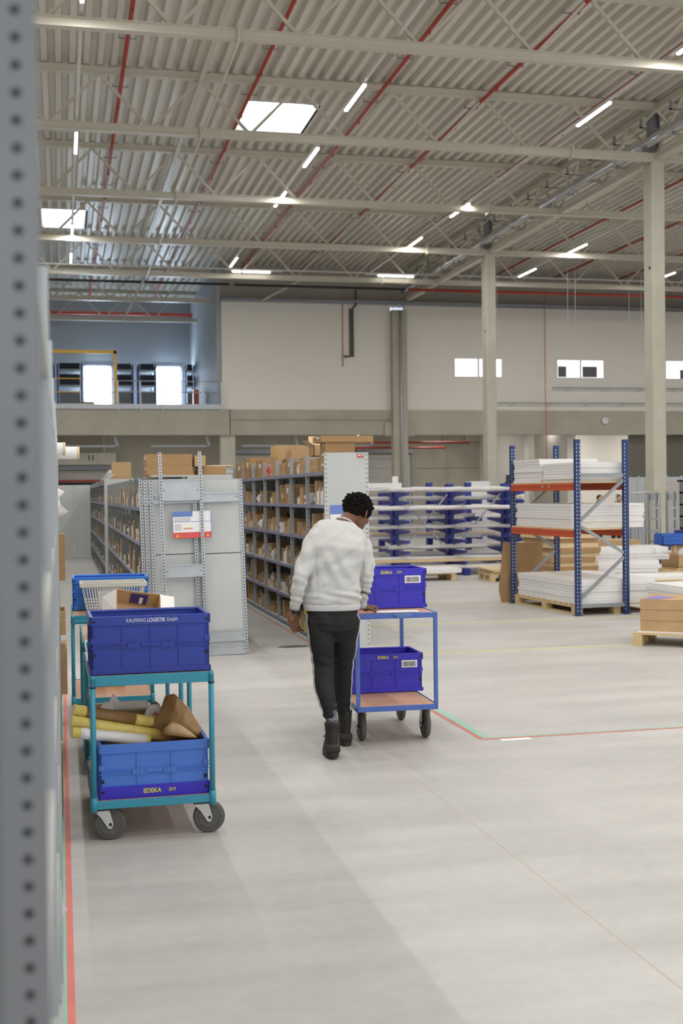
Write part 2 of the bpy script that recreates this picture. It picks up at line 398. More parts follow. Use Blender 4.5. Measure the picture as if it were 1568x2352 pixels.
for k,(x,y,e,pw) in enumerate(((23,53.4,4.7,150),(29,53.4,4.7,150),(35,53.4,4.7,120),(-2,54,4.7,30),(4,54,4.7,30),(10.5,54,4.7,35),(17.5,54,4.7,60))):
    l = thing('strip_light','strip light under the mezzanine slab, %s of the row'%ORD0[k],'lamp',(x,y,e+.2))
    MB().box(-.9,.9,-.04,.04,0,.05).build('diffuser', tubeW, l)
    ld = bpy.data.lights.new('lamp','AREA'); ld.shape='RECTANGLE'; ld.size=1.7; ld.size_y=.15; ld.energy=pw; ld.color=(1,.975,.94)
    lo = bpy.data.objects.new('lamp_light', ld); COL.objects.link(lo); lo.parent=l; lo.location=(0,0,-.03)
# ---------------------------------------------------------------- back wall details
def window(n,x0,x1,z0,z1,lab,items=()):
    o = thing('window_%d'%n, lab, 'window', (x0,51,z0)); o['kind'] = 'structure'
    W=x1-x0; H=z1-z0
    MB().box(-.06,0,-.03,.02,-.06,H+.06).box(W,W+.06,-.03,.02,-.06,H+.06).box(0,W,-.03,.02,-.06,0).box(0,W,-.03,.02,H,H+.06).box(W*.5-.04,W*.5+.04,-.03,.02,0,H).build('window_frame', white, o)
    MB().box(0,W,-.008,-.003,0,H).build('lit_room', offp, o)
    for (a,b,c,d) in items: MB().box(a,b,-.02,-.008,c,d).build('cabinet', mat('office_grey',(105,105,108),.7), o)
window(1,16.9,19.05,6.76,7.53,'lit office window partly behind the far tall column')
window(2,21.7,23.9,6.76,7.53,'lit office window with two grey cabinets inside',((.03,.42,.02,.5),(1.2,1.9,.02,.5)))
window(3,27.0,29.2,6.76,7.55,'lit office window at the right edge of the view',((.7,1.9,0,.4),))
t = thing('cable_conduit','dark drain pipe dropping down the white wall panel','pipe',(12.35,50.93,0))
MB().tube([(.1,0,10.4),(.1,0,9.75),(-.05,0,9.6),(-.05,0,7.56),(-.42,0,7.56)],.05,8).tube([(-.16,0,9.6),(-.16,0,7.6)],.035,8).build('drain_pipe', mat('pipe_greygreen',(84,88,84),.5), t)
tag(MB().tube([(11.95,50.95,10.1),(11.87,50.95,9.6),(11.86,50.95,7.15)],.02,6).build('copper_pipe', mat('copper',(190,130,90),.4,.5)),'thin copper pipe on the white wall panel','pipe')
t = thing('wall_clock','round white clock on the concrete beam at right','clock',(23.9,50.84,4.82))
MB().lathe([(.14,0),(.15,.02),(.14,.05)],20,0,Matrix.Rotation(math.pi/2,4,'X')).build('face', whi, t)
MB().box(-.008,.008,-.056,-.05,0,.1).box(0,.07,-.056,-.05,-.008,.008).build('hands', black, t)
for i,(xa,xb,z,lab) in enumerate(((21.4,42,6.26,'upper galvanised cable tray on the right wall'),(18.8,42,5.58,'lower galvanised cable tray on the right wall'))):
    t = thing('cable_tray', lab, 'tray', (0,50.9,z))
    MB().box(xa,xb,-.06,0,0,.015).box(xa,xb,-.07,-.06,0,.05).build('tray', galvd, t)
    x = xa+.8
    while x < xb: MB().bar((x,-.05,-.02),(x-.2,.05,-.09),.02,.02).build('bracket', galvd, t); x += 1.75
tag(MB().tube([(20.95,50.6,11.4),(20.95,50.6,6.1),(20.97,50.6,5),(21.0,50.6,2.2)],.02,6).build('hanging_cable', mat('orange_cable',(205,120,80),.5)),'thin orange cable hanging by the right wall','cable')
for i,(x,y) in enumerate(((18.3,42),(18.6,42),(21,42.5),(21.5,42.5),(15.9,44),(16.3,44))):
    tag(MB().tube([(x,y,11.4),(x,y,6.9 if i<4 else 7.6)],.006,5).build('hanging_wire', hou),'thin white suspension wire before the right wall, %s'%['third from left','fourth from left','fifth from left','rightmost','leftmost','second from left'][i],'wire','thin wires hanging before the right wall')
# dock doors, under mezzanine
def dock(x0,x1,z1,lab,n,num=None):
    o = thing('door_%d'%n, lab,'door',(x0,57.5,0)); o['kind']='structure'
    W = x1-x0
    k=0; z=.02
    while z < z1-.05:
        MB().box(0,W,-.07,-.02,z,min(z+.48,z1)-.012).build('door_panel', mat('door_white',(198,195,188),.6), o); z += .48
    MB().box(-.12,-.02,-.12,0,0,z1+.1).box(W+.02,W+.12,-.12,0,0,z1+.1).box(-.12,W+.12,-.3,0,z1+.02,z1+.22).build('door_frame', galvd, o)
    return o
dock(14.1,16.7,3.6,'white sectional dock door behind the wall column',1)
dock(7.6,13.0,3.6,'white sectional dock door behind the middle shelves',2)
dock(-1.5,2.6,2.9,'dock door at the far left beyond the shelves',3)
t = thing('dock_sign','long pale dock sign reading 11 at the far left','sign',(.75,56.9,3.38)); 
MB().box(-2.2,1.75,0,.15,-.24,.3).box(-1.6,-1.56,.05,.09,.3,1.58).box(1.2,1.24,.05,.09,.3,1.58).build('panel', mat('sign_pale',(208,204,192),.6), t)
text('11',.34,mat('print_grey',(90,88,84),.6),t,(.62,-.01,.06),bold=.01)
t2 = tag(MB().tube([(-8,56.6,2.4),(6.4,56.6,2.4)],.05,8).box(4.5,4.54,56.58,56.62,0,2.4).build('sprinkler_main', redp),'red pipe crossing behind the left shelves','pipe')
tag(MB().box(-.6,1.1,0,.3,0,.2).build('dark_beam', dark, loc=(.15,40,1.95)),'black bar above the grey panels at the end of the left aisle','bar')
for xa in (2.2,6.0,9.8,13.1):
    t=thing('steel_bracket','grey steel bracket under the mezzanine %s'%{2.2:'at left',6.0:'left of the short pier',9.8:'behind the shelf cartons',13.1:'left of the wall column'}[xa],'bracket',(xa,51.28,0))
    MB().box(-2.3,0,0,.1,3.72,3.8).bar((0,.05,4.2),(.12,.05,3.75),.05,.12).build('bracket_arm', galvd, t)
for z,xe in ((3.75,17.3),(3.98,18.4)):
    tag((MB().tube([(12.6,53.5,z),(xe,53.5,z)],.05,8).box(13.1+z,13.13+z,53.5,53.53,z,4.96) if z>3.9 else MB().tube([(12.6,53.75,z),(xe,53.75,z)],.05,8).box(13.1,13.13,53.75,53.78,z,4.96)).build('sprinkler_main', redp),'%s red pipe under the beam behind the wall column'%('lower' if z<3.9 else 'upper'),'pipe')
tag(MB().lathe([(.001,-.12),(.22,-.08),(.25,0),(.1,.1)],14,0,Matrix.Translation((13.0,53,4.05))).box(12.98,13.02,52.98,53.02,4.1,4.96).build('dock_lamp', tubeW),'bright round lamp under the mezzanine beam','lamp')
# joints of precast concrete under mezzanine
struct(MB().box(17.0,20.3,57.42,57.5,2.9,2.93).box(18.6,18.62,57.42,57.5,0,4.95).box(17.0,20.3,57.42,57.5,4.0,4.02).box(19.5,20.3,57.3,57.5,4.2,4.95), 'trim_6', concd)
# mezzanine
DAYL = [(-3.2,-2.0),(1.25,2.5),(4.65,5.95)]
for i,(a,b) in enumerate(DAYL):
    o = thing('window_%d'%(i+4),['daylight window at the far left of the mezzanine','tall daylight window on the mezzanine behind the yellow gate','tall daylight window on the mezzanine right of the yellow gate'][i],'window',(a,61.9,5.6)); o['kind']='structure'
    MB().box(-.06,b-a+.06,-.03,.02,-.06,0).box(-.06,b-a+.06,-.03,.02,2.5,2.6).box(-.06,0,-.03,.02,0,2.5).box(b-a,b-a+.06,-.03,.02,0,2.5).box((b-a)/2-.03,(b-a)/2+.03,-.03,.02,0,2.5).build('window_frame', galvd, o)
    MB().box(0,b-a,.01,.03,0,2.5).build('window_pane', winp, o)
    ld = bpy.data.lights.new('daylight','AREA'); ld.shape='RECTANGLE'; ld.size=b-a; ld.size_y=2.4; ld.energy=DAY_W; ld.color=(.75,.88,1)
    lo = bpy.data.objects.new('daylight', ld); COL.objects.link(lo); lo.parent=o; lo.location=((b-a)/2,-.1,1.3); lo.rotation_euler=(R2(-90+180),0,0)
def mezz_rack(x0,x1,y,lab,levels=(.9,1.75,2.5),top=2.75):
    t = thing('mezzanine_rack', lab,'rack',(x0,y,5.27)); W=x1-x0
    for xx in (0,W-.08):
        for yy in (0,.9): MB().box(xx,xx+.08,yy,yy+.08,0,top).build('post', navy, t)
    for z in levels: MB().box(.08,W-.08,0,.98,z-.06,z).build('rack_shelf', galvd, t)
    MB().bar((W/2,.95,.1),(W-.1,.95,1.6),.03,.03).build('brace', navy, t)
    return t
cl = mat('dark_textile',(42,46,60),.8); gr=mat('grey_wrap',(130,132,138),.6,0,.1,5)
for (a,b,lab) in ((-1.2,-.2,'blue storage rack at the far left of the mezzanine'),(-.1,1.1,'blue mezzanine rack left of the yellow gate post'),(2.6,3.5,'blue mezzanine rack between the two daylight windows'),(3.7,4.6,'blue mezzanine rack left of the right daylight window'),(5.95,6.45,'blue mezzanine rack against the side wall')):
    r = mezz_rack(a,b,59.5,lab)
    for z,h,m in ((.91,.5,gr),(1.76,.5,cl),(2.51,.28,cl)):
        tag(MB().box(a+.12,b-.12,59.55,60.35,5.27+z,5.27+z+h).build('wrapped_bundle', m),'wrapped bundle on %s shelf, %s'%({.91:'lowest',1.76:'middle',2.51:'top'}[z],lab.replace('blue ','').replace('storage ','').replace(' of the mezzanine',' of mezzanine').replace('between the two daylight windows','between the windows')),'bundle')
# railing on mezzanine edge
t = thing('railing','grey steel railing along the mezzanine edge','railing',(0,51.0,5.47))
for x_ in (2.35,3.25,4.15,4.95,5.8,6.6): MB().box(x_-.025,x_+.025,-.25,-.2,-.3,.95).build('post', galv, t)
for z in (.5,.95): MB().tube([(2.3,-.22,z),(6.62,-.22,z)],.022,8).build('rail', galv, t)
yg = mat('yellow_paint',(214,170,50),.4)
t = thing('loading_gate','yellow steel loading gate on the mezzanine edge','gate',(0,51.1,5.27))
MB().box(2.2,2.32,-.1,.02,0,2.4).build('post', yg, t); MB().box(-1.9,-1.78,-.1,.02,0,2.4).build('post', yg, t)
MB().box(-1.9,2.32,-.1,.02,2.28,2.42).build('top_beam', yg, t)
for z in (.7,1.25): MB().tube([(-1.8,-.04,z),(2.2,-.04,z)],.025,6).build('rail', yg, t)
for (x,y,a,b,h,m,nm,lab) in ((4.0,56,.95,.7,.5,card,'cardboard_box','cardboard box on the mezzanine behind the railing'),(1.0,56,1.0,.8,.3,white,'white_carton','white carton on the mezzanine beside the yellow post'),(1.3,56.9,.55,.5,.75,cardl,'white_carton','taller pale carton on the mezzanine beside the yellow post'),(6.15,56.5,.25,.3,1.3,orange,'orange_board','orange board standing on the mezzanine by the side wall')):
    tag(MB().box(-a/2,a/2,-b/2,b/2,0,h).build(nm, m, loc=(x,y,5.27)),lab,'box')
# ================================================================ FLOOR MARKS
ORD = ['first','second','third','fourth','fifth','sixth','seventh','eighth','ninth','tenth','eleventh','twelfth','thirteenth','fourteenth']
NUM = ['one','two','three','four','five','six','seven','eight','nine','ten','eleven','twelve']
tpr = mat('floor_tape_red',(214,120,112),.6,0,.08,6); tpg = mat('floor_tape_green',(150,190,172),.6,0,.08,6); tpy = mat('floor_tape_yellow',(214,206,140),.7,0,.12,9)
def tape(x0,x1,y0,y1,m,lab,mm='floor_tape',T=None):
    return tag(MB().box(x0,x1,y0,y1,.0009,.0022,T=T).build(mm, m), lab, 'floor tape')
tape(-.004,.022,2.0,14,tpr,'long red floor tape beside the foreground shelf')
tape(-.036,-.0045,2.0,14,tpg,'long green floor tape beside the foreground shelf')
tape(2.72,2.745,13.0,24,tpr,'red floor tape at the foot of the middle shelves')
tape(2.75,2.79,13.0,24,tpg,'green floor tape at the foot of the middle shelves')
tape(2.775,2.80,7.915,12.6,tpr,'red tape leading away from the tape corner')
tape(2.805,2.87,7.955,12.6,tpg,'green tape leading away from the tape corner')
tape(2.80,7.0,7.895,7.92,tpr,'red tape running right from the tape corner')
tape(2.87,7.0,7.925,7.965,tpg,'green tape running right from the tape corner')
tape(2.90,3.12,7.82,7.885,whi,'small white tape strip in front of the tape corner')
tape(2.9,6.2,12.27,12.32,tpy,'yellow tape line nearest, leading to the carton pallet')
tape(3.4,9.3,15.0,15.05,tpy,'yellow tape line in front of the pallet rack')
tape(3.4,6.6,17.5,17.55,tpy,'yellow tape line furthest back, behind the blue trolley')

# ================================================================ SHELVING
def shelving(name, lab, x, y0, nb, side, bay=1.03, depth=.5, levels=(.05,.40,.79,1.19,1.57,1.94), top=2.15, pitch=.05, endp=True, endfar=False, um=None):
    """side=-1: open face looks to -X at x, body extends to +X"""
    t = thing(name, lab, 'shelving', (x,y0,0)); D = depth
    L = nb*bay; up = None
    for i in range(nb+1):
        if up is None:
            up = MB().perf((0,-.017,0),(0,0,1),(0,1,0),top,.034,pitch,.005).perf((.001,-.017,0),(0,0,1),(1,0,0),top,.045,pitch,.006).perf((.001,.017,0),(0,0,1),(1,0,0),top,.045,pitch,.006)\
                .box(D-.04,D,-.017,.017,0,top).box(.005,D,-.012,.012,top-.04,top-.02).box(.005,D,-.012,.012,.3,.32).build('upright', um or galv, t, recalc=False)
        else:
            c = dup(up, t); c.location = (0,i*bay,0)
    sh = None
    for i in range(nb):
        for z in levels:
            if sh is None:
                sh = MB().box(.002,D-.004,.02,bay-.02,-.03,0).build('shelf', shelfg, t)
                eg = MB().box(-.004,.001,.02,bay-.02,-.035,.004).build('edge_strip', lav, t)
                b0 = (sh,eg)
            else: b0 = (dup(sh,t),dup(eg,t))
            for q in b0: q.location = (0,i*bay,z)
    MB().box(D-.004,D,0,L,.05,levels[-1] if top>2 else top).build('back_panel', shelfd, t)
    if endp:
        e = MB().box(0,D,-.022,-.018,.0,top).box(.013,.027,-.0232,-.022,0,top,1).box(D-.027,D-.013,-.0232,-.022,0,top,1).perf((.0,-.024,0),(0,0,1),(1,0,0),top,.04,.05,.006).perf((D-.04,-.024,0),(0,0,1),(1,0,0),top,.04,.05,.006).build('end_panel', [shelfg,dark], t, recalc=False)  # dark strips behind the holes stand in for the shade inside
    return t
BINS = {}
def bin_mesh(kind):
    if kind in BINS: return BINS[kind]
    m = MB(); th = .02
    if kind == 'bin':      # unit, open top, low front at -x
        m.box(0,1,0,1,0,th).box(0,1,0,th*1.5,0,1).box(0,1,1-th*1.5,1,0,1).box(1-th,1,0,1,0,1).box(0,th,0,1,0,.62); ms=[card]
    elif kind == 'bin2':
        m.box(0,1,0,1,0,th).prism([(0,0),(1,0),(1,1),(.25,1),(0,.55)],0,.03,'y').prism([(0,0),(1,0),(1,1),(.25,1),(0,.55)],.97,1,'y').box(1-th,1,0,1,0,1).box(0,th,0,1,0,.55)
        m.box(-.004,0,.3,.7,.15,.4,1); ms=[cardl,whi]
    elif kind == 'carton':
        m.box(0,1,0,1,0,1).box(-.005,1.005,.44,.56,.9,1.005,1).box(-.006,0,.2,.5,.55,.8,2); ms=[card2,cardl,whi]
    elif kind == 'tall':
        m.box(0,1,0,1,0,1).box(-.01,0,.0,1,.93,.95,1); ms=[card,card2]
    elif kind == 'white':
        m.box(0,1,0,1,0,1).box(-.01,0,.2,.8,.3,.6,1); ms=[white,redm]
    elif kind == 'bottle':
        m.lathe([(.5,0),(.5,.68),(.42,.76),(.22,.82),(.22,.9),(.25,.9),(.25,1)],10,0,Matrix.Translation((.5,.5,0))); ms=[whitep]
    elif kind == 'bag':
        vs=[]; 
        for k in range(6):
            z=k/5; rr=.5*(1-.35*abs(z-.3)-(.3 if k==5 else 0))
            for jn in range(8):
                a=jn*math.pi/4; q=rr*(1+.25*math.sin(a*3+k*1.9)); vs.append((.5+q*math.cos(a),.5+q*math.sin(a),z))
        m.add(vs,[(k*8+jn,k*8+(jn+1)%8,k*8+8+(jn+1)%8,k*8+8+jn) for k in range(5) for jn in range(8)]+[tuple(range(7,-1,-1)),tuple(range(40,48))],0,True); ms=[whitep]
    o = m.build('proto_'+kind, ms); me = o.data; bpy.data.objects.remove(o); BINS[kind]=me; return me
KN = {'bin':('cardboard_bin','open cardboard bin'),'bin2':('cardboard_bin','pale cardboard picking bin'),'carton':('carton','closed brown carton'),'tall':('carton','plain upright carton'),'white':('white_box','white box'),'bottle':('bottle','white bottle'),'bag':('plastic_bag','crumpled white plastic bag')}
CAT = {'cardboard_bin':'bin','carton':'box','white_box':'box','bottle':'bottle','plastic_bag':'bag'}
def item(kind, x,y,z, dx,dy,dz, lab, group, rz=0):
    me = bin_mesh(kind); nm = KN[kind][0]
    o = bpy.data.objects.new(nm, me); COL.objects.link(o); o.location=(x,y,z); o.scale=(dx,dy,dz); o.rotation_euler=(0,0,rz)
    me.name = nm
    return tag(o, lab, CAT[nm], group)
def fill(x, y0, nb, bay, levels, where, rows, dens=1.0, rnd=None, D=.42, jx=.05):
    rnd = rnd or random
    for i in range(nb):
        for li,z in enumerate(levels):
            if li not in rows: continue
            y = y0+i*bay+.06; end = y0+(i+1)*bay-.06; placed=[]
            gap = (levels[li+1]-z-.06) if li+1 < len(levels) else .3
            while y < end-.08:
                kind = rnd.choice(['bin','bin','bin2','bin','bin2','carton','tall','white','bottle','bag'])
                wy = {'bin':rnd.uniform(.13,.24),'bin2':rnd.uniform(.12,.2),'carton':rnd.uniform(.16,.3),'tall':rnd.uniform(.08,.16),'white':rnd.uniform(.06,.12),'bottle':.08,'bag':.16}[kind]
                if y+wy > end: break
                h = {'bin':rnd.uniform(.10,.2),'bin2':rnd.uniform(.13,.2),'carton':rnd.uniform(.12,.26),'tall':rnd.uniform(.18,.3),'white':rnd.uniform(.1,.2),'bottle':.2,'bag':.14}[kind]
                h = min(h, gap*.9)
                if rnd.random() < dens: placed.append((kind,y,wy,h))
                y += wy+rnd.uniform(.006,.05)
            n = len(placed)
            for k,(kind,yy,wy,h) in enumerate(placed):
                dx = wy if kind in('bottle','bag') else rnd.uniform(.26,D)
                item(kind, x+rnd.uniform(.0,jx), yy, z+.0005, dx, wy, h,
                     '%s %s from left, bay %s %s, shelf %s'%(KN[kind][1], ORD[n-1-k], NUM[i], where, NUM[li]), 'goods on shelf %s %s'%(NUM[li], where.split(' from ')[-1] if 0 else where))
LV = (.05,.40,.79,1.19,1.57,1.94)
shelving('shelving_row','long grey shelving row full of cardboard bins behind the walking man',2.83,13.15,9,-1)
rr = random.Random(3)
fill(2.84,13.15,8,1.03,LV,'of middle row',(0,1,2,3,4),1.0,rr)
# goods on the top of the middle row
def topbox(x,y,z,dx,dy,dz,kind,lab,rz=0,group='cartons on top of the middle row'): return item(kind,x,y,z,dx,dy,dz,lab,group,rz)
TB = [
 (2.86,13.25,1.94,.36,.30,.12,'carton','flat tan carton lowest in the stack beside the end panel'),
 (2.87,13.27,2.061,.34,.28,.11,'carton','flat tan carton in the middle of the stack beside the end panel'),
 (2.88,13.3,2.172,.34,.26,.10,'carton','flat tan carton upper in the stack beside the end panel'),
 (2.83,13.28,2.273,.60,.45,.07,'carton','long flat carton on top of the stack beside the end panel'),
 (2.86,13.62,1.94,.3,.09,.16,'tall','narrow upright carton in the end bay on top'),
 (2.86,14.25,1.94,.34,.2,.2,'bin','open carton, first in second bay on top'),
 (2.86,14.47,1.94,.34,.2,.2,'tall','plain carton, second in second bay on top'),
 (2.86,14.69,1.94,.34,.2,.19,'bin2','pale carton, third in second bay on top'),
 (2.87,15.3,1.94,.4,.42,.2,'carton','brown carton with tape in third bay on top'),
 (2.87,15.75,1.94,.3,.24,.18,'bin','small open carton in third bay on top'),
 (2.87,15.3,2.141,.36,.36,.17,'bin','upper open carton standing on the taped carton'),
 (2.86,16.30,1.94,.4,.5,.42,'bin','tall open carton with yellow tape on top of the row'),
 (2.87,17.62,1.94,.4,.55,.26,'carton','wide carton behind the red bag on top'),
 (2.88,18.35,1.94,.36,.4,.24,'bin','open carton in sixth bay on top'),
 (2.86,18.78,1.94,.42,.5,.33,'carton','large brown carton near the far end on top'),
 (2.86,19.7,1.94,.42,.6,.28,'carton','brown carton behind the large one on top'),
]
for b in TB: topbox(b[0],b[1],b[2]+.0005,b[3],b[4],b[5],b[6],b[7])
t = thing('open_carton','open carton with raised flaps behind the long flat carton','box',(3.0,14.5,2.15))
MB().box(0,.3,0,.3,0,.01).box(0,.3,0,.008,0,.14).box(0,.3,.292,.3,0,.14).box(0,.008,0,.3,0,.14).box(.292,.3,0,.3,0,.14).build('body', card, t)
for a in (((0,0,.14),(-.09,0,.2),(0,.3,.14)),((.3,0,.14),(.36,0,.24),(.3,.3,.14)),((0,.3,.14),(0,.33,.26),(.3,.3,.14))):
    p,q,r = [Vector(k) for k in a]; MB().add([p,q,q+(r-p),r],[(0,1,2,3)]).build('flap', cardl, t)
tag(MB().tube([(2.88,16.0,2.12),(3.08,15.95,2.30)],.02,8).build('cardboard_tube', card2),'thin brown cardboard tube leaning on the top cartons','tube')
tag(MB().box(2.855,2.862,16.34,16.42,1.95,2.37).build('yellow_strip', yelbox),'bright yellow strip on the tall open carton','tape')
tag(item('bag',2.86,16.95,1.9405,.28,.3,.2,'crumpled red plastic bag on top of the middle row','cartons on top of the middle row'),'crumpled red plastic bag on top of the middle row','bag').data = BINS['bag'].copy()
o = bpy.context.scene.objects[-1] if False else None
for ob in list(COL.objects):
    if ob.get('label','').startswith('crumpled red plastic bag'):
        ob.data.materials.clear(); ob.data.materials.append(mat('red_bag',(225,70,55),.35,0,.1,10))
item('white',2.87,16.82,1.9405,.1,.1,.17,'small white carton beside the red bag on top','cartons on top of the middle row')
t = thing('yellow_carton','bright yellow carton on the lowest shelf beside the man\'s left hand','box',(2.845,14.2,.0505))
MB().box(0,.3,0,.26,0,.27).build('carton', yelbox, t); MB().box(-.003,0,.02,.24,.1,.2).build('label_patch', mat('olive_print',(150,140,60),.6), t)
tag(MB().box(2.845,3.15,14.25,14.42,.4205,.50).build('yellow_carton', yelbox),'small olive carton on the second shelf above the yellow carton','box')
t = thing('shelf_sign','blue and white load notice on the end panel behind the head','sign',(3.0,13.12,1.28))
MB().box(-.11,.21,-.004,0,-.08,.29,0).box(-.11,.21,-.006,-.004,.19,.29,1).box(-.11,.21,-.006,-.004,.08,.09,1).box(-.1,.0,-.006,-.004,-.02,-.01,1).box(.19,.21,-.006,-.004,-.08,.02,2).build('sheet',[whi,mat('sign_blue',(104,130,200),.5),mat('sign_violet',(205,110,190),.5)],t)
t = thing('warning_sticker','small red sticker at the top of the end panel','sticker',(3.24,13.121,2.115))
MB().box(-.035,.035,-.003,0,-.02,.018,0).box(-.026,-.006,-.004,-.003,-.006,.010,1).box(.004,.027,-.004,-.003,.001,.010,1).box(.004,.016,-.004,-.003,-.01,-.004,1).build('sticker',[redm,whi],t)
# left row L (double) and far row M
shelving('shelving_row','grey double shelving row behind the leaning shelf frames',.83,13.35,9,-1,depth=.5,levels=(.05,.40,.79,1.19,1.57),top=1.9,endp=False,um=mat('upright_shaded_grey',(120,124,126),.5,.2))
tag(MB().box(.96,1.84,13.36,15.2,1.9005,1.92).build('cover_board', shelfg),'thin grey board lying on top of the left double shelving row','board')
rl = random.Random(11)
fill(.84,13.35,9,1.03,LV,'of left row',(0,1,2,3,4),.95,rl,.42,.012)
tag(MB().box(1.345,1.84,13.35,22.6,.0,1.9).build('back_row_panels', shelfg),'plain grey rear half of the left double shelving row','shelving')
for b in [(.93,13.6,1.921,.50,.5,.115,'carton','lower flat brown carton of the pair behind the tall posts'),(.925,13.6,2.037,.505,.5,.12,'carton','upper flat brown carton of the pair behind the tall posts'),
          (1.35,15.5,1.9005,.3,.4,.1,'bin','low open carton on the rear half of the left row'),]:
    item(b[6],*b[:6],b[7],'cartons on the left row top')
for b in [(1.5,13.7,1.9205,.32,.5,.1,'carton','flat brown carton right of the tall posts'),(1.46,13.6,2.021,.12,.3,.12,'tall','narrow pale carton between the tall posts'),(1.6,13.7,2.0215,.3,.5,.012,'bin2','thin pale board right of the tall posts')]:
    item(b[6],*b[:6],b[7],'cartons on the rear half of the left row')
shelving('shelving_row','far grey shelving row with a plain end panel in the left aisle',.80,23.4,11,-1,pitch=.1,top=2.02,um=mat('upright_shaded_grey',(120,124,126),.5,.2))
rm = random.Random(5)
fill(.81,23.4,10,1.03,LV,'of far row',(0,1,2,3,4),.8,rm,.42,.012)
tag(MB().box(1.302,1.5,23.38,34,0,2.03).build('back_row_panels', shelfg),'plain grey rear half of the far shelving row','shelving')
item('bag',.83,23.5,1.9405,.3,.8,.26,'big white plastic bag on the far row top, nearest','goods on the far row top'); item('tall',.95,23.5,1.9405,.36,.3,.40,'brown carton beside the white bag on the far row top','goods on the far row top')
item('bag',.85,26,1.9405,.3,.9,.2,'white plastic bag on the far row top, further back','goods on the far row top')
t = thing('grey_partition','grey panel partition closing the end of the left aisle','partition',(-.6,35.0,0))
for i in range(4): MB().box(i*.48,i*.48+.47,0,.03,.03,2.02).box(i*.48+.44,i*.48+.47,-.01,0,.03,2.02).build('partition_panel', shelfg, t)
# foreground row (blurred), seen along its face
t = thing('foreground_shelving','blurred perforated shelving row at the left edge of the view','shelving',(-.016,1.15,0))
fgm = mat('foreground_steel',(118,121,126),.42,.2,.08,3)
f = MB(); 
zc = 2.105-.0025*0
f.perf((-.042,0,.005),(0,0,1),(1,0,0),2.5,.042,.025,.0045,8,0,.57)
f.perf((-.085,.004,.0),(0,0,1),(1,0,0),2.5,.043,.025,.003,8,0,.62)
f.perf((0,0,0),(0,0,1),(0,1,0),2.5,.03,.025,.003,4)
f.box(-.043,-.0415,-.001,.006,0,2.5)
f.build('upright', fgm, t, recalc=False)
MB().box(-.30,-.003,.031,.036,0,2.5).build('inner_web', mat('web_hole_shade',(22,23,25),.6), t)  # web coloured near black so the holes look shaded inside
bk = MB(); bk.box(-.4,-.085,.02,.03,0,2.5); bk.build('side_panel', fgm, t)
for i in range(1,9):
    MB().perf((0,0,0),(0,0,1),(0,1,0),2.1,.034,.05,.005).perf((0,0,0),(0,0,1),(-1,0,0),2.1,.04,.05,.005).build('upright', galv, t, loc=(0,i*1.03,0), recalc=False)
for i in range(8):
    for z in LV: 
        MB().box(-.5,-.002,.02,1.01,-.03,0).build('shelf', shelfg, t, loc=(0,i*1.03+(.02 if i==0 else 0),z))
for b in [(-.36,3.4,1.19,.345,.25,.2,'bin'),(-.36,4.4,.79,.34,.3,.2,'bin2'),(-.34,5.2,.4,.34,.3,.2,'bin'),(-.35,6.4,1.57,.345,.3,.2,'bin'),(-.35,8.3,1.19,.36,.25,.22,'carton'),(-.34,8.7,.79,.345,.3,.2,'bin'),(-.35,9.0,.0505,.36,.25,.28,'bag')]:
    pass
# goods on the foreground row that stick out into the aisle
for i,(x,y,z,dx,dy,dz,k,lab) in enumerate([(-.30,2.5,.0505,.27,.5,.25,'bag','blurred plastic wrapped goods on the lowest foreground shelf'),(-.30,3.3,.0505,.275,.6,.28,'bag','second plastic wrapped bundle on the lowest foreground shelf'),
    (-.3,4.5,.0505,.275,.6,.28,'bag','third plastic wrapped bundle on the lowest foreground shelf'),(-.3,6.6,.0505,.29,.5,.3,'carton','carton on the lowest foreground shelf'),
    (-.35,7.6,1.1905,.37,.3,.28,'carton','brown carton poking from the far end of the foreground row'),(-.25,7.5,1.5705,.27,.4,.2,'bag','torn white film at the far end of the foreground row'),
    (-.35,8.2,.4005,.375,.5,.3,'tall','brown carton poking out of the foreground row at knee height'),(-.35,8.2,.7905,.37,.3,.16,'bin','open carton poking out of the foreground row at hip height')]):
    item(k,x,y,z,dx,dy,dz,lab,'goods on the foreground shelving')
t = thing('cardboard_sheet','bent brown cardboard sheet standing at the end of the foreground row','cardboard',(-.12,10.2,0))
MB().prism([(-.2,.0),(.10,.0),(.135,.35),(.09,.6),(-.2,.75)],0,.012,'y').build('sheet', card, t)
for i,(xe,zc,yy,lab) in enumerate(((.03,1.99,7.6,'shorter white paper roll sticking out at the top left'),(.115,1.97,7.75,'longer white paper roll sticking out at the top left'))):
    t = thing('paper_roll', lab,'roll',(0,yy,zc+.0)); 
    MB().tube([(-.4,0,0),(xe,0,0)],.039,16).build('roll', white, t); MB().tube([(xe-.012,0,0),(xe+.002,0,0)],.040,16).build('roll_end', cardl, t)
    MB().tube([(xe,0,0),(xe+.003,0,0)],.02,12).build('core', cardl, t)
t = thing('wrapped_stack','white film wrapped goods at the end of the foreground row','bundle',(-.13,7.2,1.9405)); MB().box(-.2,.1,0,.25,0,.02).build('film', whitep, t)

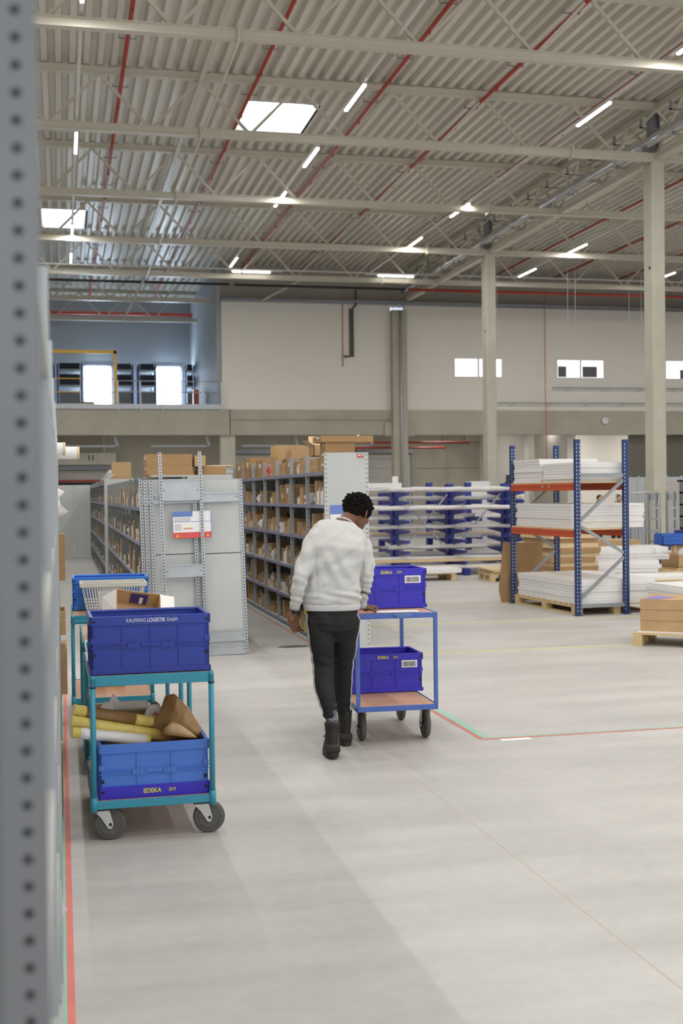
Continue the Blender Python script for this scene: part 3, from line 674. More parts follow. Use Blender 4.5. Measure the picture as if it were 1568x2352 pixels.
# ================================================================ LEANING SHELF FRAMES
def upright_mb(m, x, h, wd=.034, flip=1, y=0, sidew=.03):
    m.perf((x,y,0),(0,0,1),(1,0,0),h,wd,.0325,.0060)
    m.perf((x+wd,y,0),(0,0,1),(0,1,0),h,sidew,.025,.003)
    m.perf((x,y,0),(0,0,1),(0,1,0),h,sidew,.025,.003)
    m.box(x+.002,x+wd-.002,y+sidew*.6,y+sidew,0,h,1)  # dark backing paints the shade seen through the holes
    return m
LEAN = Matrix.Rotation(R2(-2.2),4,'X') @ Matrix.Rotation(R2(-1.1),4,'Y')
def frame(x0,x1,y,h,lab,plates,sheet=None,posts=2,m=galv,z0=0):
    t = thing('shelving_section', lab,'shelving',(x0,y,z0)); t.rotation_euler = LEAN.to_euler()
    W = x1-x0
    upright_mb(MB(),0,h).build('upright',[m,dark],t,recalc=False)
    upright_mb(MB(),W-.034,h).build('upright',[m,dark],t,recalc=False)
    for (za,zb) in plates:
        MB().box(.03,W-.03,-.004,0,za,zb).box(.03,W-.03,-.012,-.004,zb-.012,zb).box(.03,W-.03,-.012,-.004,za,za+.012).tube([(.05,-.008,(za+zb)/2),(.05,-.002,(za+zb)/2)],.006,6,1).tube([(W-.05,-.008,(za+zb)/2),(W-.05,-.002,(za+zb)/2)],.006,6,1).build('cross_plate',[m,dark],t)
    if sheet:
        for (za,zb) in sheet: MB().box(.03,W-.03,.012,.018,za,zb).build('sheet', shelfg, t)
    return t
Y0 = 12.78
frame(.84,1.44,Y0+.16,1.87,'leaning shelf frame at the very left of the bundle',[(1.6,1.7)],[(.1,1.07),(1.08,1.86)])
frame(.885,1.47,Y0+.11,1.865,'leaning shelf frame second from the left in the bundle',[(1.6,1.7)],[(.1,1.865)])
frame(.94,1.50,Y0+.06,1.865,'leaning shelf frame with wide sheet third from the left',[],[(.1,1.07),(1.08,1.86)])
frame(1.42,1.88,Y0+.12,1.865,'leaning shelf frame at the right rear of the bundle',[],[(.1,1.865)])
frame(1.40,1.92,Y0+.06,1.86,'leaning shelf frame at the right front of the bundle with a floor plate',[(.14,.26),(.0,.1)],[(.1,1.07),(1.08,1.855)])
t = frame(.975,1.90,Y0+.02,1.80,'wide crossbar pair spanning the whole frame bundle',[(1.61,1.72)]) 
for c in list(t.children):
    if c.name.startswith('upright'): bpy.data.objects.remove(c)
upright_mb(MB(),.41,1.82).build('upright',[galv,dark],t,recalc=False)
MB().box(.0,.9,-.02,-.004,1.615,1.64).box(.0,.9,-.014,-.004,1.70,1.715).build('folded_lip', galv, t)
frame(1.035,1.485,Y0-.04,2.15,'tall narrow shelf frame with two cross plates standing in front of the bundle',[(1.64,1.86),(.84,.97),(.3,.42)])
t = thing('load_sign','blue, white and red load notice on the leaning frames','sign',(1.345,Y0+.035,1.39)); t.rotation_euler = LEAN.to_euler()
sb = mat('sign_blue',(104,130,200),.5); sr = mat('sign_red',(214,84,80),.5)
m = MB().box(-.205,.195,-.003,0,-.14,.14,0).box(-.205,.0,-.0045,-.003,.085,.14,1).box(-.205,.195,-.0045,-.003,-.14,-.078,2).box(-.205,.195,-.0045,-.003,.03,.034,1).box(-.1,.0,-.0045,-.003,-.045,-.038,2).box(-.1,.0,-.0045,-.003,-.034,-.028,3).box(.19,.195,-.0045,-.003,-.08,.14,1)
for k in range(5): m.box(-.19,-.12,-.0045,-.003,-.055+.014*k,-.052+.014*k,4)
for k in range(3): m.box(-.19,-.02,-.0045,-.003,.04+.014*k,.043+.014*k,4)
for xx in (-.165,.155): m.prism([(xx-.016,-.125),(xx+.016,-.125),(xx,-.095)],-.006,-.0045,'y',5).prism([(xx-.002,-.12),(xx+.002,-.12),(xx+.002,-.106),(xx-.002,-.106)],-.0065,-.006,'y',4)
m.build('sheet',[whi,sb,sr,mat('sign_yellow',(235,205,90),.5),mat('print_grey',(90,88,84),.6),mat('sign_yellow',(235,205,90),.5)],t)

# ================================================================ CRATES, TROLLEYS
def crate(x,y,z,w_,d,h,main,band,lab,rz=0,txt=None,barcode=False,invert=False,panels=3,txtz=None,label2=None):
    t = thing('folding_crate', lab, 'crate', (x,y,z), rz, 'folding transport crates')
    e=.008; th=.01; rim=.046
    b = MB().box(e,w_-e,e,d-e,0,th)
    b.box(e,w_-e,e,e+th,0,h-.002).box(e,w_-e,d-e-th,d-e,0,h-.002).box(e,e+th,e,d-e,0,h-.002).box(w_-e-th,w_-e,e,d-e,0,h-.002)
    # ribs
    zs=(.03,h-rim)
    for k in range(panels+1):
        xx = e+.012+(w_-2*e-.024)*k/panels
        b.box(xx-.004,xx+.004,.003,e,zs[0],zs[1]).box(xx-.004,xx+.004,d-e,d-.003,zs[0],zs[1])
    for yy in (e+.03,d/2,d-e-.03): b.box(.003,e,yy-.004,yy+.004,*zs).box(w_-e,w_-.003,yy-.004,yy+.004,*zs)
    zm = h*.49
    for zz in (zm-.012,zm+.006): b.box(e,w_-e,.001,e,zz,zz+.005).box(.001,e,e,d-e,zz,zz+.005).box(w_-e,w_-.001,e,d-e,zz,zz+.005)
    b.build('body', main, t, bevel=.0015)
    r = MB()
    za,zb = (h-rim,h) if not invert else (0,rim*1.35)
    za2,zb2 = (0,.026) if not invert else (h-rim,h)
    for (p,q,mm) in ((za,zb,0),(za2,zb2,1)):
        r.box(0,w_,0,e+.002,p,q,mm).box(0,w_,d-e-.002,d,p,q,mm).box(0,e+.002,0,d,p,q,mm).box(w_-e-.002,w_,0,d,p,q,mm)
        if q==h:
            r.box(.02,w_-.02,e+.012,e+.016,h-.012,h-.004,mm).box(.02,w_-.02,d-e-.016,d-e-.012,h-.012,h-.004,mm)
    r.build('rim',[band,main],t,bevel=.0015)
    for xx in (w_*.36,w_*.64):
        c = MB(); c.box(xx-.03,xx+.03,-.001,e,zm-.016,zm+.014).box(xx-.012,xx-.004,-.004,0,zm-.02,zm+.018).box(xx+.006,xx+.014,-.004,0,zm-.02,zm+.018)
        c.build('hinge_clasp', main, t)
    MB().box(w_*.42,w_*.58,-.001,e,zm-.006,zm+.010).build('handle_bar', main, t)
    for xx in (.004,w_-.030): c = MB().box(xx,xx+.026,-.0005,.002,h*.5+.01,h*.5+.035).build('corner_clip', main, t)
    for (xa,za_,zb_) in ((.012,h*.30,h*.36),(w_-.028,h*.30,h*.36),(.012,zb-.032,zb-.020),(w_-.028,zb-.032,zb-.020)): MB().box(xa,xa+.016,-.002,.0005,za_,zb_).build('latch_slot', mat('slot_dark',(14,16,50),.6), t)
    zt = txtz if txtz is not None else (h-rim/2 if not invert else rim*.7)
    if txt:
        for (s,xx,sz,mm,bo,wd) in txt: text(s,sz,mm,t,(xx,-.0012,zt),bold=bo,width=wd)
    if barcode:
        l = MB().box(w_-.16,w_-.045,-.0035,.003,h-rim-.055,h-rim-.003).build('barcode_label', whi, t)
        bc = MB(); xx=w_-.152; rb=random.Random(2)
        while xx < w_-.055: wq=rb.choice((.001,.0015,.003)); bc.box(xx,xx+wq,-.0042,-.0036,h-rim-.048,h-rim-.012); xx += wq+rb.choice((.0015,.0025))
        bc.build('barcode', black, l)
    return t
def caster(t,x,y,r,face='x',wmat=rubberd,ztop=.165,label=None):
    """face x: wheel disc faces the camera (axle along y); face y: rolls along y"""
    c = MB().box(-.045,.045,-.04,.04,ztop-.012,ztop,1)
    off = (.035 if face=='x' else 0); ax = Vector((0,1,0)) if face=='x' else Vector((1,0,0))
    if face=='x':
        for s in (-1,1): c.prism([(-.045,ztop-.012),(.03,ztop-.012),(.05,r+.0),(.04,r-.022),(.024,r-.02),(-.01,ztop-.05)],s*.024-.0015,s*.024+.0015,'y',0)
        c.tube([(off,-.03,r),(off,.03,r)],.008,8,1)
    else:
        for s in (-1,1): c.prism([(-.03,ztop-.012),(.03,ztop-.012),(.02,r-.02),(-.01,r-.02)],s*.03-.0015,s*.03+.0015,'x',0)
        c.tube([(-.036,0,r),(.036,0,r)],.008,8,1)
    o = c.build('caster',[zinc,black],t,loc=(x,y,0))
    T = Matrix.Translation((off,0,r)) @ (Matrix.Rotation(math.pi/2,4,'X') if face=='x' else Matrix.Rotation(math.pi/2,4,'Y'))
    MB().lathe([(r*.70,-.017),(r*.92,-.018),(r,-.011),(r,.011),(r*.92,.018),(r*.70,.017)],28,0,T).build('tyre', wmat, o)
    MB().lathe([(.016,-.022),(.02,-.016),(r*.66,-.013),(r*.72,-.019),(r*.72,.019),(r*.66,.013),(.02,.016),(.016,.022)],28,0,T).build('wheel_hub', mat('hub_dark',(48,52,56),.5) , o)
    return o
def trolley(x,y,rz,lab,W,D,zl,zt,m,tube,fh,fhl,rw,face,round_=True,handle=False,wm=rubberd,cst=None):
    t = thing('table_trolley', lab,'trolley',(x,y,0),rz,'two deck table trolleys')
    n = 12
    for (z,h,nm) in ((zl,fhl,'lower_deck'),(zt,fh,'upper_deck')):
        a=0
        f = MB().box(a,W-a,0,.012,z-h,z,0).box(a,W-a,D-.012,D,z-h,z,0).box(a,a+.012,0,D,z-h,z,0).box(W-a-.012,W-a,0,D,z-h,z,0)
        o = f.build(nm, m, t, bevel=.003)
        MB().box(.012,W-.012,.012,D-.012,z-.022,z-.004).build('deck_board', beech, o)
        if round_: 
            for (cx,cy) in ((0,0),(W,0),(0,D),(W,D)): MB().tube([(cx+(.012 if cx==0 else -.012),cy+(.004 if cy==0 else -.004),z-h-(.012 if nm=='lower_deck' else 0)),(cx+(.012 if cx==0 else -.012),cy+(.004 if cy==0 else -.004),z+(.02 if nm=='lower_deck' else -.002))],tube*.62 if nm=='lower_deck' else tube*.5,n).build('corner_socket', m if nm=='lower_deck' else m, o)
    for (cx,cy) in ((0,0),(W,0),(0,D),(W,D)):
        px = cx+(.012 if cx==0 else -.012); py = cy+(.004 if cy==0 else -.004)
        l = MB()
        if round_: l.tube([(px,py,zl-.005),(px,py,zt-.01)],tube/2,n)
        else: l.box(px-tube/2,px+tube/2,py-tube/2+.004,py+tube/2+.004,zl-.005,zt-.01)
        l.build('leg', m, t)
        if round_: MB().tube([(px,py,zt-fh-.006),(px,py,zt-fh)],tube*.6,n).build('collar', black, t)
    for (cx,cy) in cst or ((.055,.06),(W-.06,.06),(.055,D-.07),(W-.06,D-.07)): caster(t,cx,cy,rw,face,wm,zl-fhl)
    if handle: MB().tube([(.012,-.02,zt-fh-.015),(.03,-.04,zt-fh-.0),(W-.03,-.04,zt-fh),(W-.012,-.02,zt-fh-.015)],tube/2,n).build('push_handle', m, t)
    return t
trolley(.125,6.06,R2(.6),'nearest teal trolley carrying the large dark blue crate',.605,1.0,.205,.82,tealm,.028,.052,.04,.08,'x',wm=rubber)
trolley(.115,7.52,0,'middle teal trolley mostly hidden behind the nearest trolley',.60,1.0,.205,.82,tealm,.028,.052,.04,.08,'x')
trolley(.06,9.2,R2(-.5),'furthest teal trolley with the light blue crate and grey basket',.60,1.0,.205,.82,tealm,.028,.045,.04,.08,'x',handle=True)
trolley(1.906,7.9,R2(-2),'blue trolley with beech decks beside the walking man',.562,.97,.267,.89,blum,.024,.036,.036,.1,'y',round_=False,wm=rubber,cst=((.075,.22),(.528,.22),(.09,.90),(.52,.90)))
kw = mat('print_pale',(215,220,235),.5)
crate(.127,6.1,.8205,.595,.4,.285,crblu,crblu,'large dark blue crate on top of the nearest teal trolley',R2(.8),[('KAUFRING',.227,.027,kw,0,.094),('LOGISTIK',.326,.027,kw,.0006,.090),('GmbH',.404,.027,kw,0,.052)],panels=4)
crate(.160,6.1,.2015,.548,.4,.272,mat('crate_mid_blue',(70,118,206),.38,0,.04,4),crvio,'light blue crate with dark base on the lower deck of the nearest trolley',R2(.6),[('EDEKA',.262,.031,yel,.0006,.088),('2019',.360,.026,yel,.0001,.034)],invert=True,panels=3)
crate(.073,9.62,.8205,.585,.4,.25,crlight,crlight,'light blue crate on top of the furthest teal trolley',R2(-.5),panels=3)
crate(1.938,8.25,.8905,.565,.4,.275,crvio,crvio,'bright violet blue crate on top of the blue trolley',R2(-2),[('EDEKA',.275,.028,yel,.0006,.082),('2019',.367,.024,yel,.0001,.034)],barcode=True,panels=3,txtz=.250)
crate(1.955,8.45,.2675,.575,.4,.275,crvio,crvio,'violet blue crate on the lower deck of the blue trolley',R2(-2),[('EDEKA',.28,.028,yel,.0006,.082),('2019',.372,.024,yel,.0001,.034)],barcode=True,panels=3,txtz=.250)
# papers on blue trolley
t = thing('paper_sheet','white paper sheets under the man\'s hand on the blue trolley','paper',(2.06,7.95,.8905),R2(-6))
MB().box(0,.29,0,.14,0,.0012).box(.02,.30,.02,.12,.0012,.0024).build('sheet', whi, t)
MB().add([(.10,-.066,.001),(.24,-.066,.001),(.22,-.078,-.02),(.14,-.078,-.035)],[(0,1,2,3)]).build('curled_corner', mat('label_blue',(72,104,160),.5), t)
# basket
t = thing('shopping_basket','light grey slotted plastic basket in front of the light blue crate','basket',(.375,9.42,.8205))
def bk_ring(z): k=.82+.18*z/.22; return .235*k,.15*k
b = MB(); 
def quadbar(m,a,b_,wd,side):
    m.bar(a,b_,wd,.005,up=side)
for sgn in (-1,1):
    x0,y0 = bk_ring(0); x1,y1 = bk_ring(.2); xm,ym=bk_ring(.14)
    for k in range(22):
        u = -.95+1.9*k/21
        if abs(u) < .42 or False:
            b.bar((u*x0,sgn*y0,.0),(u*x0*1.02,sgn*(y0+.005),.035),.008,.005,up=(0,1,0)); b.bar((u*xm,sgn*ym,.15),(u*x1,sgn*y1,.2),.008,.005,up=(0,1,0))
        else: b.bar((u*x0,sgn*y0,0),(u*x1,sgn*y1,.2),.008,.005,up=(0,1,0))
    xa,ya = bk_ring(.035); xb,yb = bk_ring(.15)
    b.add([(-.45*xa,sgn*ya,.03),(.45*xa,sgn*ya,.03),(.45*xb,sgn*yb,.15),(-.45*xb,sgn*yb,.15)],[(0,1,2,3)])
    for k in range(14):
        u = -.95+1.9*k/13; b.bar((sgn*x0,u*y0,0),(sgn*x1,u*y1,.2),.008,.005,up=(1,0,0))
    for z in (.003,.045,.09,.197):
        xr,yr = bk_ring(z); b.bar((-xr,sgn*yr,z),(xr,sgn*yr,z),.006,.008); b.bar((sgn*xr,-yr,z),(sgn*xr,yr,z),.006,.008)
b.box(-.19,.19,-.12,.12,0,.004); b.build('basket_body', bask, t)
x1,y1 = bk_ring(.22)
MB().box(-x1-.012,x1+.012,-y1-.012,-y1,.2,.232).box(-x1-.012,x1+.012,y1,y1+.012,.2,.232).box(-x1-.012,-x1,-y1,y1,.2,.232).box(x1,x1+.012,-y1,y1,.2,.232).build('basket_rim', bask, t, bevel=.002)
MB().tube([(-x1+.01,-.06,.21),(-x1+.02,-.1,.222),(.0,-.1,.222)],.008,8).build('handle', black, t)
# open carton on the middle trolley
t = thing('open_carton','open carton with white flaps behind the large dark blue crate','box',(.315,8.0,.868)); t.rotation_euler=(R2(38),R2(9),R2(4)); t.scale=(.86,.86,.80)
c = MB().box(0,.34,0,.25,0,.006).box(0,.34,0,.006,0,.12).box(0,.34,.244,.25,0,.15).box(0,.006,0,.25,0,.15).box(.334,.34,0,.25,0,.15); c.build('carton_body', card, t)
MB().add([(0,0,.15),(0,.25,.15),(-.09,.24,.06),(-.09,.02,.03)],[(0,1,2,3)]).build('flap', white, t)
MB().add([(.34,0,.15),(.34,.25,.15),(.45,.25,.14),(.45,.01,.11)],[(0,1,2,3)]).build('flap', white, t)
MB().box(.12,.25,.236,.243,.03,.13).build('violet_pack', mat('pack_violet',(60,48,120),.5), t); MB().box(.19,.215,.23,.236,.04,.1).build('pack_label', whi, t)
t = thing('low_carton','flat brown carton lying under the open white flapped carton','box',(.2,7.9,.8205)); MB().box(.05,.45,0,.5,0,.045).build('carton', card, t)
t = thing('paper_scroll','beige paper roll end beside the big dark blue crate','roll',(.150,7.58,.845)); MB().tube([(0,0,0),(.02,.3,0)],.022,12).build('roll', cardl, t)
t = thing('hanging_sheet','white sheet hanging off the middle trolley deck','paper',(.128,7.5,.83)); MB().add([(0,0,0),(.03,.1,.0),(.03,.02,-.2),(.0,-.005,-.03)],[(0,1,2,3)]).build('sheet', white, t)
# goods on the lower deck of the nearest trolley
def roll(a,b_,r,lab,m1,m2=None,frac=.4):
    a=Vector(a); b_=Vector(b_); t = thing('wallpaper_roll',lab,'roll',a,0,'yellow wrapped rolls sticking out of the lower crate')
    d=b_-a; n=20
    MB().tube([(0,0,0),tuple(d)],[r,r],n).build('roll', m1, t)
    if m2: MB().tube([tuple(d*.10),tuple(d*frac)],r+.0012,n).build('paper_wrap', m2, t)
    MB().tube([tuple(-d.normalized()*.0015),(0,0,0)],r*.88,n).build('roll_end', cardl, t)
    return t
roll((.045,6.22,.635),(.60,6.42,.485),.029,'upper yellow wrapped roll sticking out of the lower crate',ylroll,kraft,.55)
roll((.032,6.19,.585),(.50,6.36,.455),.029,'middle yellow wrapped roll with a pale edge',ylroll)
r3 = roll((.035,6.155,.535),(.42,6.27,.452),.027,'lowest yellow roll with a white label sleeve',ylroll,white,.95)
MB().tube([tuple(Vector((.385,.115,-.083))*.13),tuple(Vector((.385,.115,-.083))*.22)],.0286,20).build('barcode_label', whi, r3)
t = thing('filler_carton','brown carton inside the lower crate under the rolls','box',(.19,6.125,.2125)); MB().box(0,.48,0,.33,0,.20).build('carton', card2, t)
def faceted(pts, faces, name, m, parent, sol=.004, sub=2, nz=.004):
    me = bpy.data.meshes.new(name); me.from_pydata(pts,[],faces); me.materials.append(m)
    o = bpy.data.objects.new(name, me); COL.objects.link(o); o.parent = parent
    for p in me.polygons: p.use_smooth = True
    at = me.attributes.new('crease_edge','FLOAT','EDGE')
    for q in at.data: q.value = .62
    s = o.modifiers.new('s','SUBSURF'); s.levels = s.render_levels = sub
    s = o.modifiers.new('k','SOLIDIFY'); s.thickness = sol
    return o
t = thing('paper_bag','large crumpled brown paper bag leaning over the lower crate','bag',(.425,6.36,.425))
# folded peaked bag: front sheet with creases
pts = [(.0,-.02,.07),(.055,-.03,.145),(.075,.0,.205),(.12,.01,.215),(.15,.0,.185),(.20,-.01,.12),(.24,-.02,.05),(.262,-.01,.005),
       (.03,.0,.03),(.09,-.075,.10),(.125,-.09,.155),(.14,-.055,.125),(.17,-.085,.08),(.21,-.06,.03),(.10,-.05,.03),(.06,-.03,.0),
       (.04,.09,.08),(.09,.1,.19),(.15,.1,.17),(.22,.09,.06),(.24,.07,-.02),(.05,.08,-.02)]
fs = [(0,1,9,8),(1,2,10,9),(2,3,10),(3,4,11,10),(4,5,12,11),(5,6,13,12),(6,7,13),(8,9,14,15),(9,10,11),(9,11,12,14),(12,13,14),
      (0,16,1),(16,17,2,1),(2,17,3),(17,18,4,3),(4,18,5),(18,19,6,5),(19,20,7,6),(8,21,16,0),(15,21,8),(14,20,21,15),(13,7,20,14),(16,21,20,19),(16,19,18,17)]
pts = [(a*1.13,b,c*1.13) for a,b,c in pts]
o = faceted(pts,fs,'bag_body',kraft,t,.002,2)
# smaller paper cone lying in front
t = thing('paper_cone','smaller folded brown paper cone in front of the paper bag','bag',(.50,6.24,.45))
pts = [(-.02,-.01,.03),(.0,-.03,.075),(.03,-.035,.10),(.075,-.03,.085),(.13,-.025,.04),(.165,-.02,.008),(.10,-.04,.02),(.03,-.05,.04),(.0,.05,.03),(.04,.06,.08),(.12,.05,.03),(.015,-.052,.085)]
fs = [(0,1,11,7),(1,2,11),(2,3,7,11),(3,4,6,7),(4,5,6),(1,9,2),(0,8,9,1),(2,9,3),(9,10,4,3),(10,5,4),(0,7,6,8),(6,5,10,8),(8,10,9)]
faceted(pts,fs,'paper', mat('kraft_light',(186,156,112),.5,0,.06,8,.15,30),t,.002,1)
# cartons at the back
t = thing('open_carton','brown open carton behind the rolls on the lower deck','box',(.18,6.70,.2055))
MB().box(0,.27,0,.26,0,.33).build('carton', card2, t); MB().add([(0,0,.33),(0,.26,.33),(-.05,.26,.39),(-.05,0,.38)],[(0,1,2,3)]).build('flap', card2, t)
t = thing('foil_pack','flat silver foil pack lying on the open carton','pack',(.185,6.68,.5362),0)
MB().prism([(0,0),(.27,0),(.27,.24),(.03,.26)],0,.012,'z').build('foil', foil, t); MB().box(.08,.26,.02,.2,.012,.014).build('pale_face', mat('foil_dull',(178,176,172),.4,.3), t)
MB().add([(.06,.24,.012),(.12,.24,.012),(.085,.25,.06)],[(0,1,2)]).build('torn_tip', white, t)
t = thing('green_carton','flat green and white printed carton behind the rolls','box',(.30,6.53,.2055)); MB().box(0,.19,0,.09,0,.27,0).box(.03,.16,-.002,0,.18,.23,1).box(0,.19,-.002,0,.25,.27,1).box(.05,.1,-.004,-.002,.19,.2,2).build('carton',[greenb,whi,redm],t)
t = thing('brown_carton','brown carton standing behind the paper bag','box',(.485,6.72,.2055)); MB().box(0,.2,0,.22,0,.30).build('carton', card, t)
t = thing('paper_tube','short wide white paper tube lying behind the bag','tube',(.468,6.50,.548)); t.rotation_euler=(R2(-15),0,0)
MB().lathe([(.045,0),(.047,0),(.047,.16),(.045,.16)],24,0,Matrix.Rotation(R2(-90),4,'X')).build('outer_tube', whitep, t)
MB().tube([(.0,-.02,-.005),(.0,.28,.02)],.024,16).build('inner_roll', cardl, t)
MB().tube([(0,-.0225,-.005),(0,-.02,-.005)],.0235,16).build('label', whi, t); MB().box(-.012,.012,-.024,-.0226,-.012,-.004).box(-.008,.01,-.024,-.0226,0,.005).build('label_print', redm, t)
t = thing('side_carton','thin printed carton standing left of the lower crate','box',(.142,6.35,.2055)); MB().box(0,.014,0,.5,0,.24,0).box(-.001,0,.05,.3,.05,.16,1).build('carton',[white,mat('print_dark',(90,84,96),.6)],t)
item('carton',.22,9.75,.2055,.25,.2,.1,'small brown carton on the lower deck of the furthest trolley','goods on the teal trolleys')
# ================================================================ PERSON
def fuse(name, mb, voxel, m, parent, loc, smooth=4, disp=None):
    me = bpy.data.meshes.new('f'); me.from_pydata(mb.v,[],mb.f); o = bpy.data.objects.new('f', me); COL.objects.link(o)
    r = o.modifiers.new('r','REMESH'); r.mode='VOXEL'; r.voxel_size = voxel; r.use_smooth_shade = True
    if smooth: s = o.modifiers.new('s','SMOOTH'); s.factor=.5; s.iterations=smooth
    dg = bpy.context.evaluated_depsgraph_get(); dg.update()
    nm = bpy.data.meshes.new_from_object(o.evaluated_get(dg)); bpy.data.objects.remove(o)
    if disp:
        nm.update(); no = [v.normal.copy() for v in nm.vertices]
        for v,n in zip(nm.vertices,no): v.co += n*disp(v.co,n)
    nm.name = name; nm.materials.clear(); nm.materials.append(m)
    for p in nm.polygons: p.use_smooth = True
    q = bpy.data.objects.new(name, nm); COL.objects.link(q)
    if parent: q.parent = parent; q.location = loc
    return q
def ellipsoid(mb, c, r, ax=None, n=16, mi=0):
    c = Vector(c); ax = ax or (Vector((1,0,0)),Vector((0,1,0)),Vector((0,0,1))); vs=[]; k=n//2
    for i in range(k+1):
        th = math.pi*i/k
        for j in range(n):
            ph = 2*math.pi*j/n
            vs.append(tuple(c+ax[0]*r[0]*math.sin(th)*math.cos(ph)+ax[1]*r[1]*math.sin(th)*math.sin(ph)+ax[2]*r[2]*math.cos(th)))
    return mb.add(vs,[(i*n+j,i*n+(j+1)%n,(i+1)*n+(j+1)%n,(i+1)*n+j) for i in range(k) for j in range(n)],mi,True)
def limb(mb, pts, rs, n=16):
    mb.tube(pts, rs, n)
    for p,r in zip(pts,rs): ellipsoid(mb,p,(r,r,r),n=12)
    return mb
def catmull(pts, rs, k=4):
    P=[Vector(p) for p in pts]; out=[]; ro=[]
    for i in range(len(P)-1):
        a=P[max(i-1,0)]; b=P[i]; c=P[i+1]; d=P[min(i+2,len(P)-1)]
        for j in range(k):
            t=j/k; out.append(.5*((2*b)+(-a+c)*t+(2*a-5*b+4*c-d)*t*t+(-a+3*b-3*c+d)*t**3)); ro.append(rs[i]*(1-t)+rs[i+1]*t)
    out.append(P[-1]); ro.append(rs[-1]); return out, ro
PHI = R2(10); LA = Vector((math.cos(PHI),-math.sin(PHI),0)); DA = Vector((math.sin(PHI),math.cos(PHI),0))
def ringloft(mb, rings, n=28, pw=2.4):
    """rings: (centre, half width, half depth, lateral tilt)"""
    vs=[]
    for c,a,b,tl in rings:
        c=Vector(c); L_=(LA+Vector((0,0,tl))).normalized()
        for j in range(n):
            t=2*math.pi*j/n; ct,st=math.cos(t),math.sin(t)
            vs.append(tuple(c+L_*a*math.copysign(abs(ct)**(2/pw),ct)+DA*b*math.copysign(abs(st)**(2/pw),st)))
    k=len(rings)
    mb.add(vs,[(i*n+j,i*n+(j+1)%n,(i+1)*n+(j+1)%n,(i+1)*n+j) for i in range(k-1) for j in range(n)]+[tuple(range(n-1,-1,-1)),tuple((k-1)*n+j for j in range(n))],0,True)
    return mb
TOR = [((1.722,7.80,.962),.178,.123,0),((1.722,7.80,.99),.180,.126,0),((1.727,7.80,1.05),.180,.132,0),((1.733,7.80,1.15),.172,.125,0),((1.745,7.80,1.25),.176,.128,-.02),
       ((1.762,7.81,1.35),.194,.130,-.10),((1.778,7.835,1.415),.200,.118,-.18),((1.793,7.86,1.460),.182,.100,-.22),((1.805,7.88,1.497),.140,.084,-.22),((1.825,7.893,1.513),.085,.070,-.18),((1.834,7.90,1.520),.062,.058,-.15)]
ARM_L = ([(1.660,7.84,1.435),(1.618,7.82,1.405),(1.586,7.80,1.345),(1.552,7.775,1.265),(1.508,7.745,1.17),(1.487,7.75,1.07),(1.474,7.78,.985)],[.050,.062,.064,.059,.053,.046,.036])
ARM_R = ([(1.905,7.87,1.385),(1.940,7.86,1.355),(1.958,7.85,1.29),(1.965,7.84,1.21),(1.963,7.85,1.12),(1.957,7.895,1.035),(1.955,7.93,.962)],[.050,.062,.062,.057,.052,.046,.037])
LEG_L = ([(1.637,7.79,.86),(1.645,7.77,.72),(1.652,7.77,.58),(1.646,7.72,.46),(1.650,7.67,.37),(1.664,7.645,.285)],[.098,.086,.071,.067,.060,.046])
LEG_R = ([(1.812,7.80,.86),(1.812,7.83,.72),(1.812,7.88,.57),(1.818,7.93,.45),(1.826,7.96,.33),(1.838,7.985,.235)],[.098,.086,.071,.066,.058,.048])
person = thing('person','man in white sweatshirt and black striped track pants walking beside a blue trolley','person',(1.73,7.8,0))
PL = (-1.73,-7.8,0)
skin = mat('skin_brown',(112,74,54),.5,0,.08,12); 
HF = Vector((.62,.60,-.5)).normalized(); HL = HF.cross(Vector((0,0,1))).normalized(); HU = HL.cross(HF); HC = Vector((1.944,7.97,1.577))
def hp(f,l,u): return HC+HF*f+HL*l+HU*u
b = MB()
ringloft(b,[(c,a*.86,d*.84,t) for c,a,d,t in TOR])
for P_,k in ((ARM_L,.8),(ARM_R,.8),(LEG_L,.82),(LEG_R,.82)):
    p,r = catmull(P_[0],[x*k for x in P_[1]],3); limb(b,p,r,14)
ellipsoid(b,(1.722,7.79,.88),(.16,.115,.1))
p,r = catmull([(1.825,7.885,1.48),(1.86,7.92,1.515),(1.903,7.945,1.55)],[.060,.055,.056],3); limb(b,p,r)
ax=(HF,HL,HU)
ellipsoid(b,hp(-.005,0,.02),(.098,.077,.095),ax,24); ellipsoid(b,hp(.035,0,-.055),(.058,.058,.065),ax,20); ellipsoid(b,hp(.068,0,-.098),(.026,.030,.022),ax)
ellipsoid(b,hp(.088,0,-.035),(.022,.016,.030),ax); ellipsoid(b,hp(.103,0,-.052),(.014,.017,.012),ax)   # nose
ellipsoid(b,hp(.086,0,-.078),(.013,.025,.010),ax); ellipsoid(b,hp(.083,0,-.089),(.012,.021,.009),ax)   # lips
for s_ in (-1,1):
    ellipsoid(b,hp(.058,s_*.040,-.035),(.028,.024,.024),ax); ellipsoid(b,hp(.080,s_*.030,.012),(.012,.022,.008),ax)  # cheek, brow
    ellipsoid(b,hp(-.008,s_*.080,-.020),(.018,.007,.031),(( HF-HL*s_*.4).normalized(),(HL+HF*.4*s_).normalized(),HU)); ellipsoid(b,hp(-.004,s_*.078,-.045),(.009,.006,.011),ax) # ear
# feet inside the boots
limb(b,[(1.690,7.64,.22),(1.688,7.64,.09),(1.692,7.72,.055),(1.70,7.80,.045)],[.033,.036,.034,.028]); limb(b,[(1.845,7.985,.2),(1.848,8.0,.09),(1.853,8.08,.055),(1.86,8.16,.045)],[.033,.036,.034,.028])
